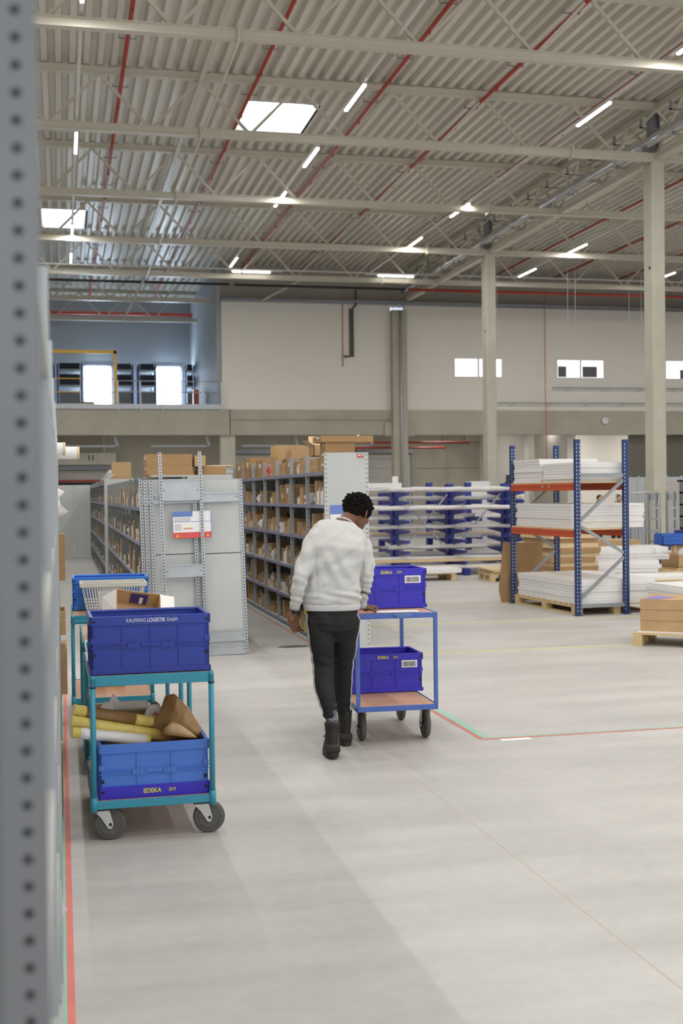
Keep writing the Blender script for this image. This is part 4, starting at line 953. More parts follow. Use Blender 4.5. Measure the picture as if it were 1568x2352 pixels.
# hands
def hand(b, wrist, palm_c, knuck, fingers, thumb):
    limb(b,[wrist,palm_c],[.025,.028],12)
    for k_ in knuck: limb(b,[palm_c,k_],[.019,.0105],10)
    for k_,f in zip(knuck,fingers): limb(b,[k_]+f,[.0088,.0082,.0076,.0066][:len(f)+1],10)
    limb(b,thumb,[.014,.0115,.0098,.0080][:len(thumb)],10)
W_ = Vector((1.474,7.785,.968)); PC = Vector((1.466,7.795,.915))
kn=[]; fg=[]
for i,(sx,ln,cu) in enumerate(((-.026,.062,.35),(-.009,.072,.42),(.009,.070,.55),(.026,.055,.7))):
    k_ = PC+Vector((sx*.95+.004,sx*.62,-.040-abs(i-1.3)*-.001))
    a1 = k_+Vector((.003+sx*.15,.006,-.032-ln*.1)); a2 = a1+Vector((.008+.012*cu,.010+.01*cu,-.024)); a3 = a2+Vector((.010+.012*cu,.006,-.012-.004*(1-cu)))
    kn.append(k_); fg.append([a1,a2,a3])
hand(b,W_,PC,kn,fg,[PC+Vector((-.016,-.010,.018)),PC+Vector((-.030,-.012,-.012)),PC+Vector((-.030,-.006,-.040)),PC+Vector((-.024,.002,-.058))])
W_ = Vector((1.960,7.945,.945)); PC = Vector((1.994,7.965,.928))
kn=[]; fg=[]
dirh = Vector((.93,.10,0)).normalized(); sd = Vector((-.1,.95,0)).normalized()
for i,(sx,ln,cu) in enumerate(((-.026,.9,1.0),(-.009,1.0,.95),(.009,1.05,.9),(.027,1.0,.15))):
    k_ = PC+dirh*.036+sd*sx+Vector((0,0,.004))
    if cu > .5: a1=k_+dirh*.022+Vector((0,0,-.006)); a2=a1+dirh*.008+Vector((0,0,-.018)); a3=a2-dirh*.012+Vector((0,0,-.002))
    else: a1=k_+dirh*.030+Vector((0,-.004,.003)); a2=a1+dirh*.022+Vector((0,-.003,-.014)); a3=a2+dirh*.016+Vector((0,-.002,-.014))
    kn.append(k_); fg.append([a1,a2,a3])
hand(b,W_,PC,kn,fg,[PC+Vector((.004,-.020,-.004)),PC+Vector((.024,-.034,-.010)),PC+Vector((.044,-.036,-.018)),PC+Vector((.058,-.032,-.024))])
b.box(0,0,0,0,0,0) if False else None
fuse('body', b, .0036, skin, person, PL, 2)
# eyes
for s_ in (-1,1):
    e=MB(); ellipsoid(e,hp(.076,s_*.030,-.004),(.011,.012,.011),ax,12); e.build('eye', whi, person, loc=PL)
# sweatshirt
swm = mat('sweatshirt_offwhite',(196,196,194),.85,0,.025,40,.12,220)
def swdisp(co,n):
    h = co.z
    a = noise.noise(Vector((co.x*9+h*6,co.y*9,h*9)))*.009 + noise.noise(Vector((co.x*22-h*12,co.y*12,h*20+5)))*.0055
    sleeve = 1 if abs(co.x-1.74) > .19-.0*h and h < 1.3 else 0
    if sleeve: a += math.sin(h*105+co.x*40+noise.noise(co*9)*3.5)*.0030*max(0,1-abs(h-1.10)/.16)
    # gathers above the hem, diagonal towards the right hip
    hx = co.x-1.90; fold = math.sin((h-1.0)*120 + hx*28 + noise.noise(co*6)*2.2)
    wgt = max(0,1-abs(h-1.035)/.055)*(.35+.65*max(0,min(1,(co.x-1.62)/.28)))
    long_ = math.sin((co.x-1.74)*52+h*14+noise.noise(co*5)*3)*max(0,1-abs(h-1.22)/.2)*.0022
    
    dg_ = math.sin((co.x-1.74)*30-(h-1.2)*46+noise.noise(co*4)*2.5)*max(0,1-abs(h-1.27)/.16)*.0045
    arm_ = -.010*max(0,1-abs(abs(co.x-1.765)-.165-(.02 if h>1.3 else 0))/.016)*max(0,1-abs(h-1.2)/.22)
    return a*1.15 + fold*wgt*.011 + (long_*2.2+dg_*1.4)*(1 if abs(n.y)>.45 else .3) + arm_*.8
b = MB()
T2 = list(TOR)
T2[1]=((1.722,7.80,.995),.189,.138,0); T2[2]=((1.727,7.80,1.035),.192,.142,0)
ringloft(b,T2)
for P_,sg in ((ARM_L,-1),(ARM_R,1)):
    p,r = catmull(P_[0],P_[1],4); limb(b,p,r,18)
fuse('sweatshirt', b, .0060, swm, person, PL, 12, swdisp)
b = MB(); ringloft(b,[((1.722,7.80,.937),.180,.127,0),((1.722,7.80,.943),.186,.133,0),((1.722,7.80,.972),.188,.135,0),((1.722,7.80,.98),.182,.128,0)])
rib = mat('rib_knit',(198,197,198),.9,0,.02,60,.2,300)
fuse('hem_band', b, .005, rib, person, PL, 1)
for P_,q in ((ARM_L,(1.470,7.787,.950)),(ARM_R,(1.956,7.938,.935))):
    e = Vector(P_[0][-1]); MB().tube([tuple(e+(e-Vector(q))*.3),tuple(e),tuple(q)],[.036,.036,.034],18).build('cuff', rib, person, loc=PL)
# collar
cp=[]; cc=Vector((1.838,7.903,1.508)); cn=Vector((.42,.38,.82)).normalized(); cx=LA.copy(); cx=(cx-cn*cx.dot(cn)).normalized(); cy=cn.cross(cx)
for j in range(25): a=2*math.pi*j/24; cp.append(cc+cx*.056*math.cos(a)+cy*.054*math.sin(a))
MB().tube(cp,.0075,10,cap=False).build('collar', rib, person, loc=PL)
# trousers
trm = mat('track_pants_black',(13,14,15),.75,0,.08,10,.08,150)
def trdisp(co,n):
    kz = max(0,1-abs(co.z-.60)/.10)+.6*max(0,1-abs(co.z-.30)/.10)+.4*max(0,1-abs(co.z-.84)/.05)
    return noise.noise(Vector((co.x*9,co.y*9,co.z*13)))*.006 + math.sin(co.z*95+co.x*20+noise.noise(co*7)*3)*.0045*kz
b = MB()
for gx,gy in ((1.660,7.760),(1.788,7.768)): ellipsoid(b,(gx,gy,.862),(.088,.092,.105))
ringloft(b,[((1.722,7.79,.985),.150,.098,0),((1.722,7.79,.94),.166,.110,0),((1.722,7.79,.87),.180,.116,0),((1.724,7.79,.81),.168,.118,0),((1.726,7.80,.77),.12,.08,0),((1.726,7.80,.73),.07,.05,0)])
for P_ in (LEG_L,LEG_R):
    p,r = catmull(*P_,5); limb(b,p,r,18)
tro = fuse('trousers', b, .0060, trm, person, PL, 4, trdisp)
bv = BVHTree.FromPolygons([v.co.copy() for v in tro.data.vertices],[tuple(p.vertices) for p in tro.data.polygons])
def stripe(path, width):
    vs=[]; 
    pts=[Vector(p) for p in path]; fine,_=catmull([tuple(p) for p in pts],[0]*len(pts),8)
    for i,p in enumerate(fine):
        l,nn,_,_ = bv.find_nearest(p)
        d=(fine[min(i+1,len(fine)-1)]-fine[max(i-1,0)]).normalized(); s_=d.cross(nn).normalized()
        for sg in (-1,1):
            q=l+s_*sg*width/2; l2,n2,_,_=bv.find_nearest(q); vs.append(tuple(l2+n2*.0018))
    MB().add(vs,[(2*i,2*i+1,2*i+3,2*i+2) for i in range(len(fine)-1)],0,True).build('side_stripe', whi, person, loc=PL, recalc=False)
for P_,sg in ((LEG_L,-1),(LEG_R,1)):
    for k in (-1,0,1):
        path=[]
        for (c,r) in zip(P_[0],P_[1]):
            c=Vector(c); path.append(c+LA*sg*r*1.25+DA*(-r*.5+k*.0165)*(1 if r>.05 else .8))
        path.insert(0,Vector((1.722,7.785,.925))+LA*sg*.2+DA*(-.045+k*.0165)); path=path[:7]
        stripe(path,.0058)
# boots and socks
btm = mat('boot_black',(30,29,29),.7,0,.12,14,.15,60); sole = mat('boot_sole',(52,47,42),.8,0,.15,18,.2,50)
def boot(hx,hy,dirv,lift,ztop,shx,shy):
    dirv=Vector(dirv).normalized(); sd=Vector((dirv.y,-dirv.x,0))
    def ring(z,y0,y1,w,n=24,ox=0,oy=0):
        o=[]; L=(y1-y0)/2; cy=(y0+y1)/2
        for j in range(n):
            a=2*math.pi*j/n; c_,s_=math.cos(a),math.sin(a)
            yy=cy+L*math.copysign(abs(s_)**.8,s_); xx=w*math.copysign(abs(c_)**.8,c_)*(1-.12*max(0,-(yy-cy)/L))
            zz=z+max(0,(.10-(yy)))*lift
            o.append(tuple(Vector((hx+ox,hy+oy,0))+dirv*yy+sd*xx+Vector((0,0,zz))))
        return o
    def loft(rings):
        m=MB(); n=24; vs=[q for r in rings for q in r]; k=len(rings)
        m.add(vs,[(i*n+j,i*n+(j+1)%n,(i+1)*n+(j+1)%n,(i+1)*n+j) for i in range(k-1) for j in range(n)]+[tuple(range(n-1,-1,-1)),tuple((k-1)*n+j for j in range(n))],0,True); return m
    dx,dy=shx-hx,shy-hy
    bt = loft([ring(.030,-.038,.245,.047),ring(.055,-.036,.24,.046),ring(.085,-.034,.20,.044,ox=dx*.1,oy=dy*.1),ring(.115,-.035,.13,.043,ox=dx*.3,oy=dy*.3),ring(.15,-.040,.085,.044,ox=dx*.6,oy=dy*.6),ring(ztop-.02,-.045,.075,.048,ox=dx,oy=dy),ring(ztop,-.050,.078,.052,ox=dx,oy=dy),ring(ztop+.002,-.038,.066,.042,ox=dx,oy=dy),ring(ztop-.03,-.036,.064,.040,ox=dx,oy=dy)]).build('boot', btm, person, loc=PL)
    s = loft([ring(0,-.040,.25,.047),ring(.006,-.045,.255,.051),ring(.028,-.045,.255,.051),ring(.038,-.041,.25,.049)]).build('sole', sole, bt)
    h = loft([ring(.036,-.046,.0,.046),ring(.07,-.046,.0,.046),ring(.085,-.04,.0,.043)]).build('heel_cap', sole, bt)
    return bt
bl = boot(1.672,7.60,(.10,1,0),.10,.215,1.680,7.635)
br = boot(1.845,7.985,(.10,1,0),0,.235,1.845,7.985)
MB().tube([(1.650,7.66,.15),(1.632,7.655,.145),(1.622,7.66,.135),(1.632,7.665,.13),(1.650,7.67,.14)],.0022,6).build('lace_loop', black, bl, loc=(0,0,0))
sock = mat('sock_grey',(84,84,92),.8,0,.35,16)
for (x,y,z,zt) in ((1.674,7.642,.16,.31),(1.846,7.99,.17,.27)):
    MB().tube([(x,y,z),(x,y,(z+zt)/2),(x,y,zt)],[.036,.036,.037],16).build('sock', sock, person, loc=PL)
MB().tube([(1.650,7.614,.262),(1.661,7.606,.252),(1.675,7.6035,.248),(1.689,7.607,.252),(1.698,7.614,.262)],.0015,5).build('sock_line', whi, person, loc=PL)
# watch
MB().tube([(1.4728,7.789,.947),(1.4715,7.791,.924)],[.031,.030],18).build('watch', black, person, loc=PL)
MB().tube([(1.4735,7.788,.961),(1.4733,7.789,.957)],[.0335,.0335],18).build('bracelet', zinc, person, loc=PL)
# hair : short curls
hm = mat('hair_black',(20,17,16),.9,0,.3,60,.5,260,spec=.2)
hb = MB(); ellipsoid(hb,hp(-.014,0,.026),(.106,.092,.088),ax,28); ellipsoid(hb,hp(-.055,0,-.010),(.052,.070,.062),ax,20); ellipsoid(hb,hp(.05,0,.055),(.045,.07,.04),ax,20)
for s_ in (-1,1): ellipsoid(hb,hp(.022,s_*.073,.000),(.014,.010,.030),ax)
def hd(co,n):
    q=(co-HC); low = max(0,min(1,(q.dot(HU)+.07)/.08))
    return (noise.noise(co*58)*.016+noise.noise(co*125)*.015+.003)*low
fuse('hair', hb, .0030, hm, person, PL, 1, hd)

# ================================================================ CANTILEVER RACK
t = thing('cantilever_rack','blue cantilever rack loaded with long wrapped profiles and boards','rack',(0,24.7,0))
LEVELC = [.28,.50,.72,.93,1.13,1.33,1.52,1.70]
PX = (6.82,8.03,9.28)
arm = None
for x in PX:
    MB().box(x-.07,x+.07,-.09,.09,.0,1.87).box(x-.045,x+.045,-.095,.095,.1,1.8).build('post', cantb, t)
    MB().box(x-.06,x+.06,-1.15,1.15,0,.14).build('base_arm', cantb, t)
    for z in LEVELC:
        for sg in (-1,1):
            m = MB(); m.add([(-.035,0,-.12),(.035,0,-.12),(.035,0,0),(-.035,0,0),(-.035,sg*.95,-.05),(.035,sg*.95,-.05),(.035,sg*.95,0),(-.035,sg*.95,0)],[(0,1,2,3),(4,5,6,7),(0,1,5,4),(1,2,6,5),(2,3,7,6),(3,0,4,7)])
            if arm is None or sg not in arm: a_=m.build('arm', cantb, t, loc=(x,sg*.09,z)); arm = dict(arm or {}); arm[sg]=a_
            else: c=dup(arm[sg],t); c.location=(x,sg*.09,z)
for (xa,xb) in ((6.9,7.95),):
    MB().bar((xa,-.12,.45),(xb,-.12,1.65),.05,.02).build('cross_brace', galv, t); MB().bar((xa,-.145,1.65),(xb,-.145,.45),.05,.02).build('cross_brace', galv, t)
MB().bar((8.1,.06,.45),(9.2,.06,1.65),.05,.02).build('cross_brace', galv, t)
MB().box(6.9,9.2,.02,.05,1.72,1.80).build('tie_rail', galv, t); MB().box(6.9,9.2,.02,.05,.30,.38).build('tie_rail', galv, t)
rc = random.Random(21)
beige = mat('profile_beige',(205,190,165),.6,0,.08,6); wrapw = mat('wrapped_white',(214,213,212),.45,0,.06,10,.5,16)
kinds = [('wrapped_profile','white film wrapped profile bundle',wrapw),('plank','pale wooden plank',plank),('profile','white profile bar',white),('profile','beige profile bar',beige)]
NL = ['lowest','second','third','fourth','fifth','sixth','seventh','eighth']
for li,z in enumerate([.145]+LEVELC):
    for k,yo in enumerate((-.86,-.60,-.30,.28,.6)):
        if (k<2 and li not in (0,1,6)) or (k==2 and li not in (0,2,4,6,8)) or rc.random() < .12: continue
        nm,lb,m = kinds[rc.choice([0,0,0,0,0,2,2,3,1])]
        x0 = rc.choice((5.6,5.9,6.3,6.6)); x1 = rc.choice((8.4,8.8,9.3,9.5,9.7)); hh = rc.uniform(.05,.09); ww = rc.uniform(.1,.2)
        mb = MB()
        if nm=='wrapped_profile':
            n_=14; pts=[(x0+(x1-x0)*q/n_, rc.uniform(-.01,.01), hh*.62+rc.uniform(-.006,.012)) for q in range(n_+1)]
            mb.tube(pts,[hh*.5]+[hh*.6*rc.uniform(.88,1.1) for q in range(n_-1)]+[hh*.35],8)
        else: mb.box(x0,x1,-ww/2,ww/2,0,hh*.75); 
        lev = 'base' if li==0 else NL[li-1]+' arm level'
        tag(mb.build(nm,m,loc=(0,24.7+yo,z+.001)),'%s on %s, %s from front, blue rack'%(lb,lev,NUM[k]),'profile','long goods on the blue cantilever rack')
tag(MB().box(5.6,6.9,0,.02,0,.10).build('white_board', white, loc=(0,24.4,1.80)),'short white board on top left of the cantilever rack','board')
t = thing('cantilever_rack','second blue cantilever rack standing behind the first one','rack',(0,27.2,0))
for x in (7.2,8.35,9.3,10.3):
    MB().box(x-.06,x+.06,-.08,.08,0,1.92).build('post', cantb, t)
    for z in LEVELC[::2]: MB().box(x-.03,x+.03,-.9,0,z-.1,z).build('arm', cantb, t)
for li,z in enumerate(LEVELC[::2]):
    for k,yo in enumerate((-.6,-.3)):
        nm,lb,m = kinds[(li+k)%4]
        tag(MB().box(6.8,10.4,-.08,.08,0,.07).build(nm,m,loc=(0,27.2+yo,z+.001)),'%s on arm level %s, %s row, rear blue rack'%(lb,NUM[li],['front','back'][k]),'profile','long goods on the rear rack')
for (x,y,z,a,b_,h,lab) in ((9.85,27.9,1.75,.5,.3,.2,'white carton standing above the rear rack at left'),(10.9,27.9,1.75,.2,.2,.22,'small white carton above the rear rack at right')):
    tag(MB().box(x-a/2,x+a/2,y,y+b_,z,z+h).box(x-a/2+.02,x+a/2-.02,y,y+b_,0,z).build('display_carton', white),lab,'box')
tag(MB().box(9.32,9.42,24.66,24.74,1.871,2.05).build('post_cap', rubberd),'dark box on top of the right cantilever post','box')
tag(MB().box(6.62,6.74,24.5,24.53,1.80,1.97).build('paper_label', whi,loc=(.15,.14,.071)),'white paper sign on top of the left cantilever post','sign')

# ================================================================ PALLETS AND BOARD STACKS
def pallet(x,y,rz,W,D,lab,top=True):
    t = thing('pallet',lab,'pallet',(x,y,0),rz)
    nb = max(5,int(D/.16))
    pr=None
    for i in range(nb):
        yy = (D-.1)*i/(nb-1)
        q = MB().box(0,W,0,.1,.122,.144).build('deck_plank', wood, t, loc=(0,yy,0)) if pr is None else dup(pr,t)
        q.location=(0,yy,0); pr = pr or q
    for xx in (0,(W-.1)/2,W-.1):
        MB().box(xx,xx+.1,0,D,.10,.122).build('stringer', wood, t); MB().box(xx,xx+.1,0,D,0,.022).build('bottom_plank', wood, t)
        for yy in (0,(D-.145)/2,D-.145): MB().box(xx,xx+.1,yy,yy+.145,.022,.10).build('block', wood, t)
    return t
def stack(x,y,z,W,D,n,th,m,nm,lab,rz=0,grp=None,jit=.012,cat='board',seed=1,mats=None):
    r=random.Random(seed); q=None
    c,s_=math.cos(rz),math.sin(rz)
    words = ['lowest']+[w_ for w_ in ORD[1:n-1]]+['top']
    for i in range(n):
        dx,dy=r.uniform(-jit,jit),r.uniform(-jit,jit)
        mm = mats[i%len(mats)] if mats else m
        o = MB().box(0,W,0,D,0,th-.0015).build(nm,mm,bevel=0)
        o.location=(x+dx,y+dy,z+i*th+.0005); o.rotation_euler=(0,0,rz)
        tag(o,'%s %s'%(words[i] if i in (0,n-1) else words[i]+' from below',lab),cat,grp or lab)
RZ = R2(3.6)
t = thing('pallet_rack','navy pallet rack with orange beams holding stacks of white boards','rack',(7.10,16.42,0),RZ)
def rackpost(x,y):
    p = MB(); p.box(x-.035,x+.035,y-.032,y+.032,0.008,2.39); p.box(x-.05,x+.05,y-.05,y+.05,0,.008)
    o = p.build('post', navy, t)
    h=MB()
    for k in range(46):
        z=.06+k*.05; s_=1 if x<0 else -1
        h.box(x+.018,x+.028,y-.034,y-.032,z,z+.022).box(x-.028,x-.018,y-.034,y-.032,z,z+.022) if x<0 else h.box(x-.031,x-.021,y-.034,y-.032,z,z+.022)
    h.build('slot_row', zinc, o, kind='stuff')
for sx in (-.36,.37):
    for sy in (-1.04,1.04): rackpost(sx,sy)
for sy in (-1.04,1.04):
    zz=[.16,.70,1.42,2.0]
    MB().bar((-.33,sy,.13),(.34,sy,.13),.04,.05).build('brace', galvd, t)
    for k,(za,zb) in enumerate(((.22,.78),(1.22,.84),(1.28,1.84),)):
        MB().bar((-.33,sy,za),(.34,sy,zb),.03,.04).build('brace', galvd, t)
    MB().bar((-.33,sy,1.90),(.34,sy,1.90),.03,.05).build('brace', galvd, t)
for (z) in (1.80,1.16):
    for sx in (-.385,.395):
        o=MB().box(sx-.02,sx+.02,-1.0,1.0,z-.10,z-.055).box(sx-.014,sx+.014,-1.0,1.0,z-.055,z-.04).box(sx-.02,sx+.02,-1.0,1.0,z-.04,z).build('beam', orange, t)
    MB().box(-.40,.41,-1.0,1.0,z,z+.018).build('rack_shelf', plank, t)
for (ya,yb) in ((-.30,-.26),(-.1,-.06)): MB().box(-.41,-.405,ya,yb,1.74,1.78).build('beam_plate', galv, t)
def rl_(x,y): c,s_=math.cos(RZ),math.sin(RZ); return (7.10+x*c-y*s_, 16.42+x*s_+y*c)
for (x,y,z,W,D,n,th,lab,sd) in ((-.37,.08,1.819,.93,.88,9,.038,'white foam board in the taller rear stack, upper rack level',1),(-.35,-.94,1.819,.78,.96,7,.038,'white foam board in the front stack, upper rack level',2),
                               (-.34,-.80,1.179,1.13,1.75,8,.042,'white foam board in the stack on the middle rack level',3)):
    px_,py_=rl_(x,y); stack(px_,py_,z,W,D,n,th,white,'foam_board',lab,RZ,seed=sd)
px_,py_=rl_(-.36,-.98); pallet(px_,py_,RZ,1.25,1.98,'wooden pallet under the white boards inside the navy rack')
px_,py_=rl_(-.33,-.97); stack(px_,py_,.1445,1.20,1.9,8,.041,white,'foam_board','white board on the pallet inside the navy rack',RZ,seed=4,jit=.014)
# cardboard sheets leaning at the left rear post
t = thing('cardboard_sheet','large brown cardboard sheet standing at the left rear rack post','cardboard',(6.62,17.78,0)); t.rotation_euler=(R2(-3),0,R2(8))
MB().prism([(0.02,0),(.72,0),(.75,.89),(.14,.91),(.08,.93)],0,.012,'y').build('sheet', card2, t)
t = thing('cardboard_sheet','narrow bent cardboard sheet left of the rear rack post','cardboard',(6.50,17.6,0)); MB().prism([(0.04,0),(.2,0),(.16,.3),(.14,.62),(.08,.95),(.0,.2)],0,.01,'y').build('sheet', card2, t)
# brown plank / board stacks behind the rack
pallet(8.65,20.6,R2(4),.95,1.5,'low wooden pallet under the brown boards behind the rack')
stack(8.68,20.65,.1445,.9,1.3,9,.085,None,'chipboard_panel','brown board in the tall stack behind the rack',R2(4),seed=5,jit=.05,mats=[plank,card2])
pallet(10.05,22.9,R2(-4),1.5,1.2,'wooden pallet under the large brown carton boards')
stack(10.05,22.95,.1445,1.5,1.1,6,.088,card,'cardboard_stack','flat brown cardboard bundle behind the white wrapped pile',R2(-3),seed=6,jit=.03)
# white film wrapped pile
pallet(9.75,21.3,R2(-3),1.75,1.3,'wooden pallet under the white wrapped pile right of the rack')
stack(9.7,21.2,.1445,1.3,1.3,3,.075,white,'foam_board','white board low in the wrapped pile right of the rack',R2(-3),seed=7,jit=.09)
stack(9.55,21.3,.37,1.75,1.2,2,.05,wrapw,'foam_board','film wrapped board in the middle of the pile',R2(-3),seed=8,jit=.03)
for k,(x,y,w_,lab) in enumerate(((9.6,21.4,1.5,'left white film wrapped bundle on top of the pile'),(10.9,21.6,.55,'right white film wrapped bundle on top of the pile'))):
    vs=[]; n_=10; r=random.Random(k+3); m=MB()
    for i in range(n_+1):
        for jn,(yy,zz) in enumerate(((0,0),(0,.10),(.3,.13),(.8,.12),(.9,0))): vs.append((w_*i/n_,yy+r.uniform(-.02,.02),zz+(r.uniform(-.02,.02) if zz else 0)))
    m.add(vs,[(i*5+jn,i*5+jn+1,i*5+jn+6,i*5+jn+5) for i in range(n_) for jn in range(4)]+[(0,1,2,3,4),tuple(n_*5+q for q in (4,3,2,1,0))],0,True)
    tag(m.build('wrapped_bundle',wrapw,loc=(x,y,.472)),lab,'bundle')
pallet(9.55,19.2,R2(-8),1.6,1.0,'low pallet with thin white boards in front of the wrapped pile')
stack(9.6,19.25,.1445,1.55,.95,2,.03,white,'foam_board','thin white board on the low pallet before the pile',R2(-8),seed=9)
pallet(7.65,13.8,R2(2),1.4,1.2,'wooden pallet under the white board stack at the right edge')
stack(7.68,13.85,.1445,1.35,1.15,7,.045,white,'foam_board','white board in the stack at the right edge of view',R2(2),seed=10,jit=.02)
# front right carton pallet
RP = R2(-35)
pallet(6.05,12.22,R2(-38),1.2,.85,'light wooden pallet at the right edge carrying flat brown cartons')
t = thing('hardboard_sheet','thin white sheet on the carton pallet','board',(6.10,12.22,.1445),R2(-38)); MB().box(0,1.1,0,.8,0,.012).build('sheet', white, t)
for i in range(3):
    t = thing('flat_carton','%s large flat brown carton on the right edge pallet'%['lowest','middle','top'][i],'box',(6.15,12.24,.157+i*.117),R2(-38+i*.8),'brown cartons on the right edge pallet')
    MB().box(0,1.0,0,.72,0,.114).build('carton', card, t)
    m = MB()
    for k in range(9): m.box(.06+k*.11,.085+k*.11,-.002,.001,.098,.101)
    m.build('staple_row', card2, t, kind='stuff')
    if i==2: MB().prism([(.02,.02),(.2,.02),(.34,.3),(.1,.5)],.114,.1155,'z').prism([(.5,.02),(.95,.02),(.95,.5),(.7,.3)],.114,.1155,'z').build('violet_print', mat('print_violet',(132,118,190),.6), t); MB().box(.60,1.0,-.003,0,.0,.08).build('white_label', whi, t)

# ================================================================ FAR RIGHT BACKGROUND
lg = mat('partition_light',(190,195,200),.6,0,.03)
t = thing('grey_partition','row of light grey locker panels far behind the rack','partition',(17.6,36,0))
for i in range(14): MB().box(i*.5,i*.5+.47,0,.03,0,2.1).box(i*.5+.44,i*.5+.49,-.03,0,0,2.14).build('partition_panel', lg, t)
t = thing('grey_board','large plain grey board standing between the roll cages and the lockers','board',(15.25,30,0)); MB().box(0,1.0,0,.06,0,1.9).build('board', mat('board_greypink',(190,185,182),.7), t)
t = thing('dark_rack','dark slotted rack at the right edge far behind','rack',(16.35,30,0)); 
for z in (.3,.62,.94,1.26,1.58,1.9): MB().box(0,1.2,0,.3,z,z+.05).build('rack_shelf', galv, t)
for x in (0,.55,1.15): MB().box(x,x+.05,0,.3,0,1.95).build('post', galvd, t)
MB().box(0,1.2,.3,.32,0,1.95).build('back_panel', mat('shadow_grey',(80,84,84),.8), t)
t = thing('roll_cage','wire roll cage with glossy top rail, right of the pallet rack','cage',(12.35,25,0))
for (x,y) in ((0,0),(.72,0),(0,.7),(.72,.7)): MB().tube([(x,y,.15),(x,y,1.62)],.015,8).build('post', galvd, t)
MB().tube([(0,0,1.62),(.36,0,1.645),(.72,0,1.62)],.018,8).build('top_rail', zinc, t)
for z in (.3,.75,1.05,1.35): MB().tube([(0,0,z),(.72,0,z)],.007,6).tube([(.72,0,z),(.72,.7,z)],.007,6).build('wire', galv, t)
for x in [.09*k for k in range(1,8)]: MB().tube([(x,.7,.2),(x,.7,1.6)],.004,5).build('wire', galvd, t)
MB().box(0,.72,0,.7,.15,.18).build('base_plate', galvd, t)
for (x,y) in ((.06,.06),(.66,.06),(.06,.64),(.66,.64)): MB().lathe([(.055,-.02),(.06,0),(.055,.02)],12,0,Matrix.Translation((x,y,.06))@Matrix.Rotation(math.pi/2,4,'Y')).box(x-.02,x+.02,y-.02,y+.02,.1,.15).build('caster', rubberd, t)
for k,x in enumerate((13.0,13.45)):
    t = thing('step_ladder','%s folded aluminium ladder behind the roll cage'%['left','right'][k],'ladder',(x,25.4,0))
    for xx in (0,.2): MB().box(xx-.02,xx+.02,-.03,.03,0,1.66).build('rail', galvd, t)
    for z in (.25,.5,.75,1.0,1.25): MB().box(0,.2,-.04,.04,z,z+.05).build('rung', galv, t)
    MB().box(0,.2,-.03,.03,1.45,1.6).build('top_cap', galvd, t)
lc = mat('crate_far_blue',(52,104,200),.45); 
for (x,y,z,w_,d,h,m,lab) in ((12.62,24.0,.0,.55,.4,.5,card,'brown carton under the light blue crate in the far right'),(12.55,23.9,.505,.62,.4,.24,lc,'light blue crate standing on a brown carton, far right'),
        (11.75,23.9,.0,.5,.4,.34,lc,'light blue crate on the floor below the roll cage'),(11.70,23.95,.345,.5,.3,.14,whitep,'clear film bundle on the light blue crate'),(12.3,23.6,.0,.26,.3,.5,crblu,'dark blue crate between the light blue crates'),
        (12.29,23.3,.0,.14,.2,.42,white,'white canister in front of the dark blue crate'),(12.75,23.2,.0,.18,.2,.42,cardl,'pale carton in front of the blue crates'),
        (13.2,24.2,.5,.8,.4,.30,crblu,'dark blue crate at the right edge, far back'),(13.2,24.2,0,.8,.5,.495,card,'brown carton at the right edge, far back')):
    t = thing('storage_crate' if m in (lc,crblu) else ('film_bundle' if m is whitep else 'storage_carton'),lab,'crate' if m in (lc,crblu) else 'box',(x,y,z))
    if m in (lc,crblu):
        MB().box(0,w_,0,d,0,.01).box(0,w_,0,.012,0,h).box(0,w_,d-.012,d,0,h).box(0,.012,0,d,0,h).box(w_-.012,w_,0,d,0,h).build('body',m,t)
        MB().box(-.01,w_+.01,-.01,0,h-.05,h).box(-.01,w_+.01,-.01,0,h*.4,h*.4+.02).build('rim',m,t)
    else: MB().box(0,w_,0,d,0,h).build('body',m,t,bevel=.01); MB().box(w_*.46,w_*.54,-.002,0,h*.6,h).build('tape_strip',cardl,t)
pallet(11.8,21.9,R2(-4),1.2,.9,'wooden pallet with an open brown box at the right edge')
t = thing('pallet_box','open brown pallet box filled with grey film at the right edge','box',(11.85,21.95,.1445),R2(-4))
MB().box(0,1.1,0,.8,0,.02).box(0,1.1,0,.015,0,.26).box(0,1.1,.785,.8,0,.26).box(0,.015,0,.8,0,.26).box(1.085,1.1,0,.8,0,.26).build('box', card, t)
m=MB(); ellipsoid(m,(.6,.4,.2),(.45,.34,.22)); fuse('film', m, .03, mat('film_grey',(196,188,184),.5,0,.1,8,.6,12), t, (0,0,0), 1, lambda co,n: noise.noise(co*6)*.05)
pallet(7.85,21.7,R2(-6),.9,1.0,'small wooden pallet left of the cardboard sheets')
stack(7.9,21.75,.1445,.8,.9,3,.03,plank,'plank_board','loose board on the small pallet left of the cardboard',R2(-3),seed=12,jit=.05)
pallet(5.6,22.3,R2(2),1.8,.8,'long low pallet in front of the cantilever rack')
stack(5.5,22.3,.1445,2.0,.75,2,.04,white,'foam_board','long pale board on the low pallet by the cantilever rack',R2(1),seed=13)
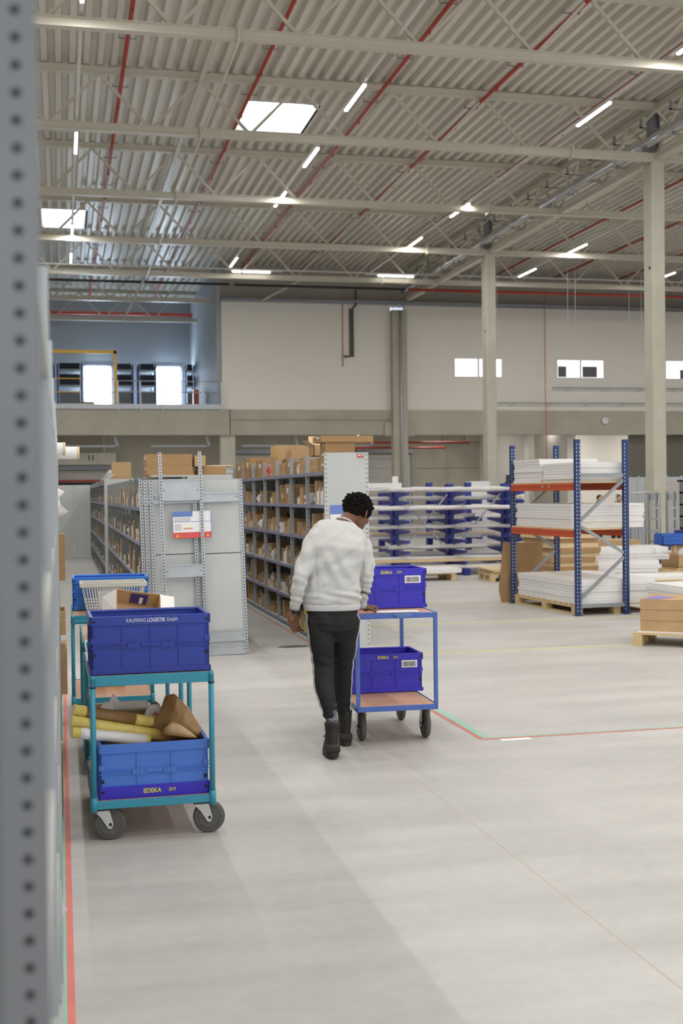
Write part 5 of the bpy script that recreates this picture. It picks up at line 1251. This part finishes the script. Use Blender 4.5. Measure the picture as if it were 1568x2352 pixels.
# workbench with people far behind
t = thing('work_table','long packing table far behind the pallet rack','table',(14.4,34,0)); MB().box(0,3.4,0,.9,.9,.94).build('table_top', white, t)
for (x,y) in ((.05,.05),(3.3,.05),(.05,.8),(3.3,.8)): MB().box(x,x+.05,y,y+.05,0,.9).build('leg', galvd, t)
for (x,w_,h,m,lab) in ((14.5,.4,.35,white,'white carton on the left of the packing table'),(15.9,.8,.2,cardl,'pale carton in the middle of the packing table'),(16.9,.3,.35,card,'brown carton on the right of the packing table')):
    tag(MB().box(x,x+w_,34.1,34.5,.9405,.9405+h).box(x+w_*.45,x+w_*.55,34.098,34.1,.9405+h*.5,.9405+h).build('packing_carton', m),lab,'box')
shirt = mat('dark_shirt',(34,36,42),.8); shirtg = mat('grey_shirt',(96,100,108),.8); skl = mat('skin_light',(205,158,130),.5)
for k,(x,y,sm_,hair_,lab) in enumerate(((15.55,35.2,shirt,None,'bald person in black bending at the packing table'),(16.35,35.3,shirtg,hm,'dark haired person in grey at the packing table'),(16.95,35.2,shirt,hm,'dark haired person in black at the packing table, rightmost'))):
    t = thing('person',lab,'person',(x,y,0))
    b=MB(); ellipsoid(b,(0,-.12,1.42),(.085,.10,.12)); limb(b,[(0,-.06,1.26),(0,-.1,1.34)],[.055,.055]); 
    limb(b,[(0,.12,.85),(0,.05,1.05),(0,0,1.2)],[.13,.14,.14]); 
    for s_ in (-1,1):
        limb(b,[(s_*.17,0,1.22),(s_*.23,-.12,1.05),(s_*.14,-.35,.99)],[.045,.04,.03]); limb(b,[(s_*.14,-.35,.99),(s_*.12,-.43,.97)],[.03,.02])
        limb(b,[(s_*.09,.12,.85),(s_*.10,.08,.48),(s_*.10,.12,.08)],[.08,.06,.045]); limb(b,[(s_*.10,.14,.045),(s_*.10,-.06,.035)],[.04,.03])
        for q in range(4): limb(b,[(s_*.12+(q-1.5)*.018,-.43,.97),(s_*.12+(q-1.5)*.02,-.49-.006*(q%2),.962)],[.009,.008],6)
    ellipsoid(b,(0,-.225,1.40),(.015,.025,.02)); 
    fuse('body',b,.012,skl,t,(0,0,0),1)
    b=MB(); limb(b,[(0,.12,.84),(0,.05,1.05),(0,0,1.2)],[.155,.165,.165])
    for s_ in (-1,1): limb(b,[(s_*.17,0,1.22),(s_*.23,-.12,1.05),(s_*.17,-.28,1.0)],[.062,.055,.045])
    fuse('shirt',b,.015,sm_,t,(0,0,0),2)
    b=MB()
    for s_ in (-1,1): limb(b,[(s_*.08,.12,.85),(s_*.10,.08,.48),(s_*.10,.12,.08)],[.1,.075,.06])
    fuse('trousers',b,.015,shirt,t,(0,0,0),1)
    if hair_: b=MB(); ellipsoid(b,(0,-.09,1.46),(.098,.105,.10)); fuse('hair',b,.012,hair_,t,(0,0,0),1)
# dark floor smudge near the middle shelves
struct(MB().prism([(2.30,13.3),(2.42,13.22),(2.62,13.25),(2.72,13.35),(2.55,13.45),(2.38,13.42)],.0006,.0011,'z'),'trim_7', mat('floor_stain',(96,94,92),.6,0,.3,5))
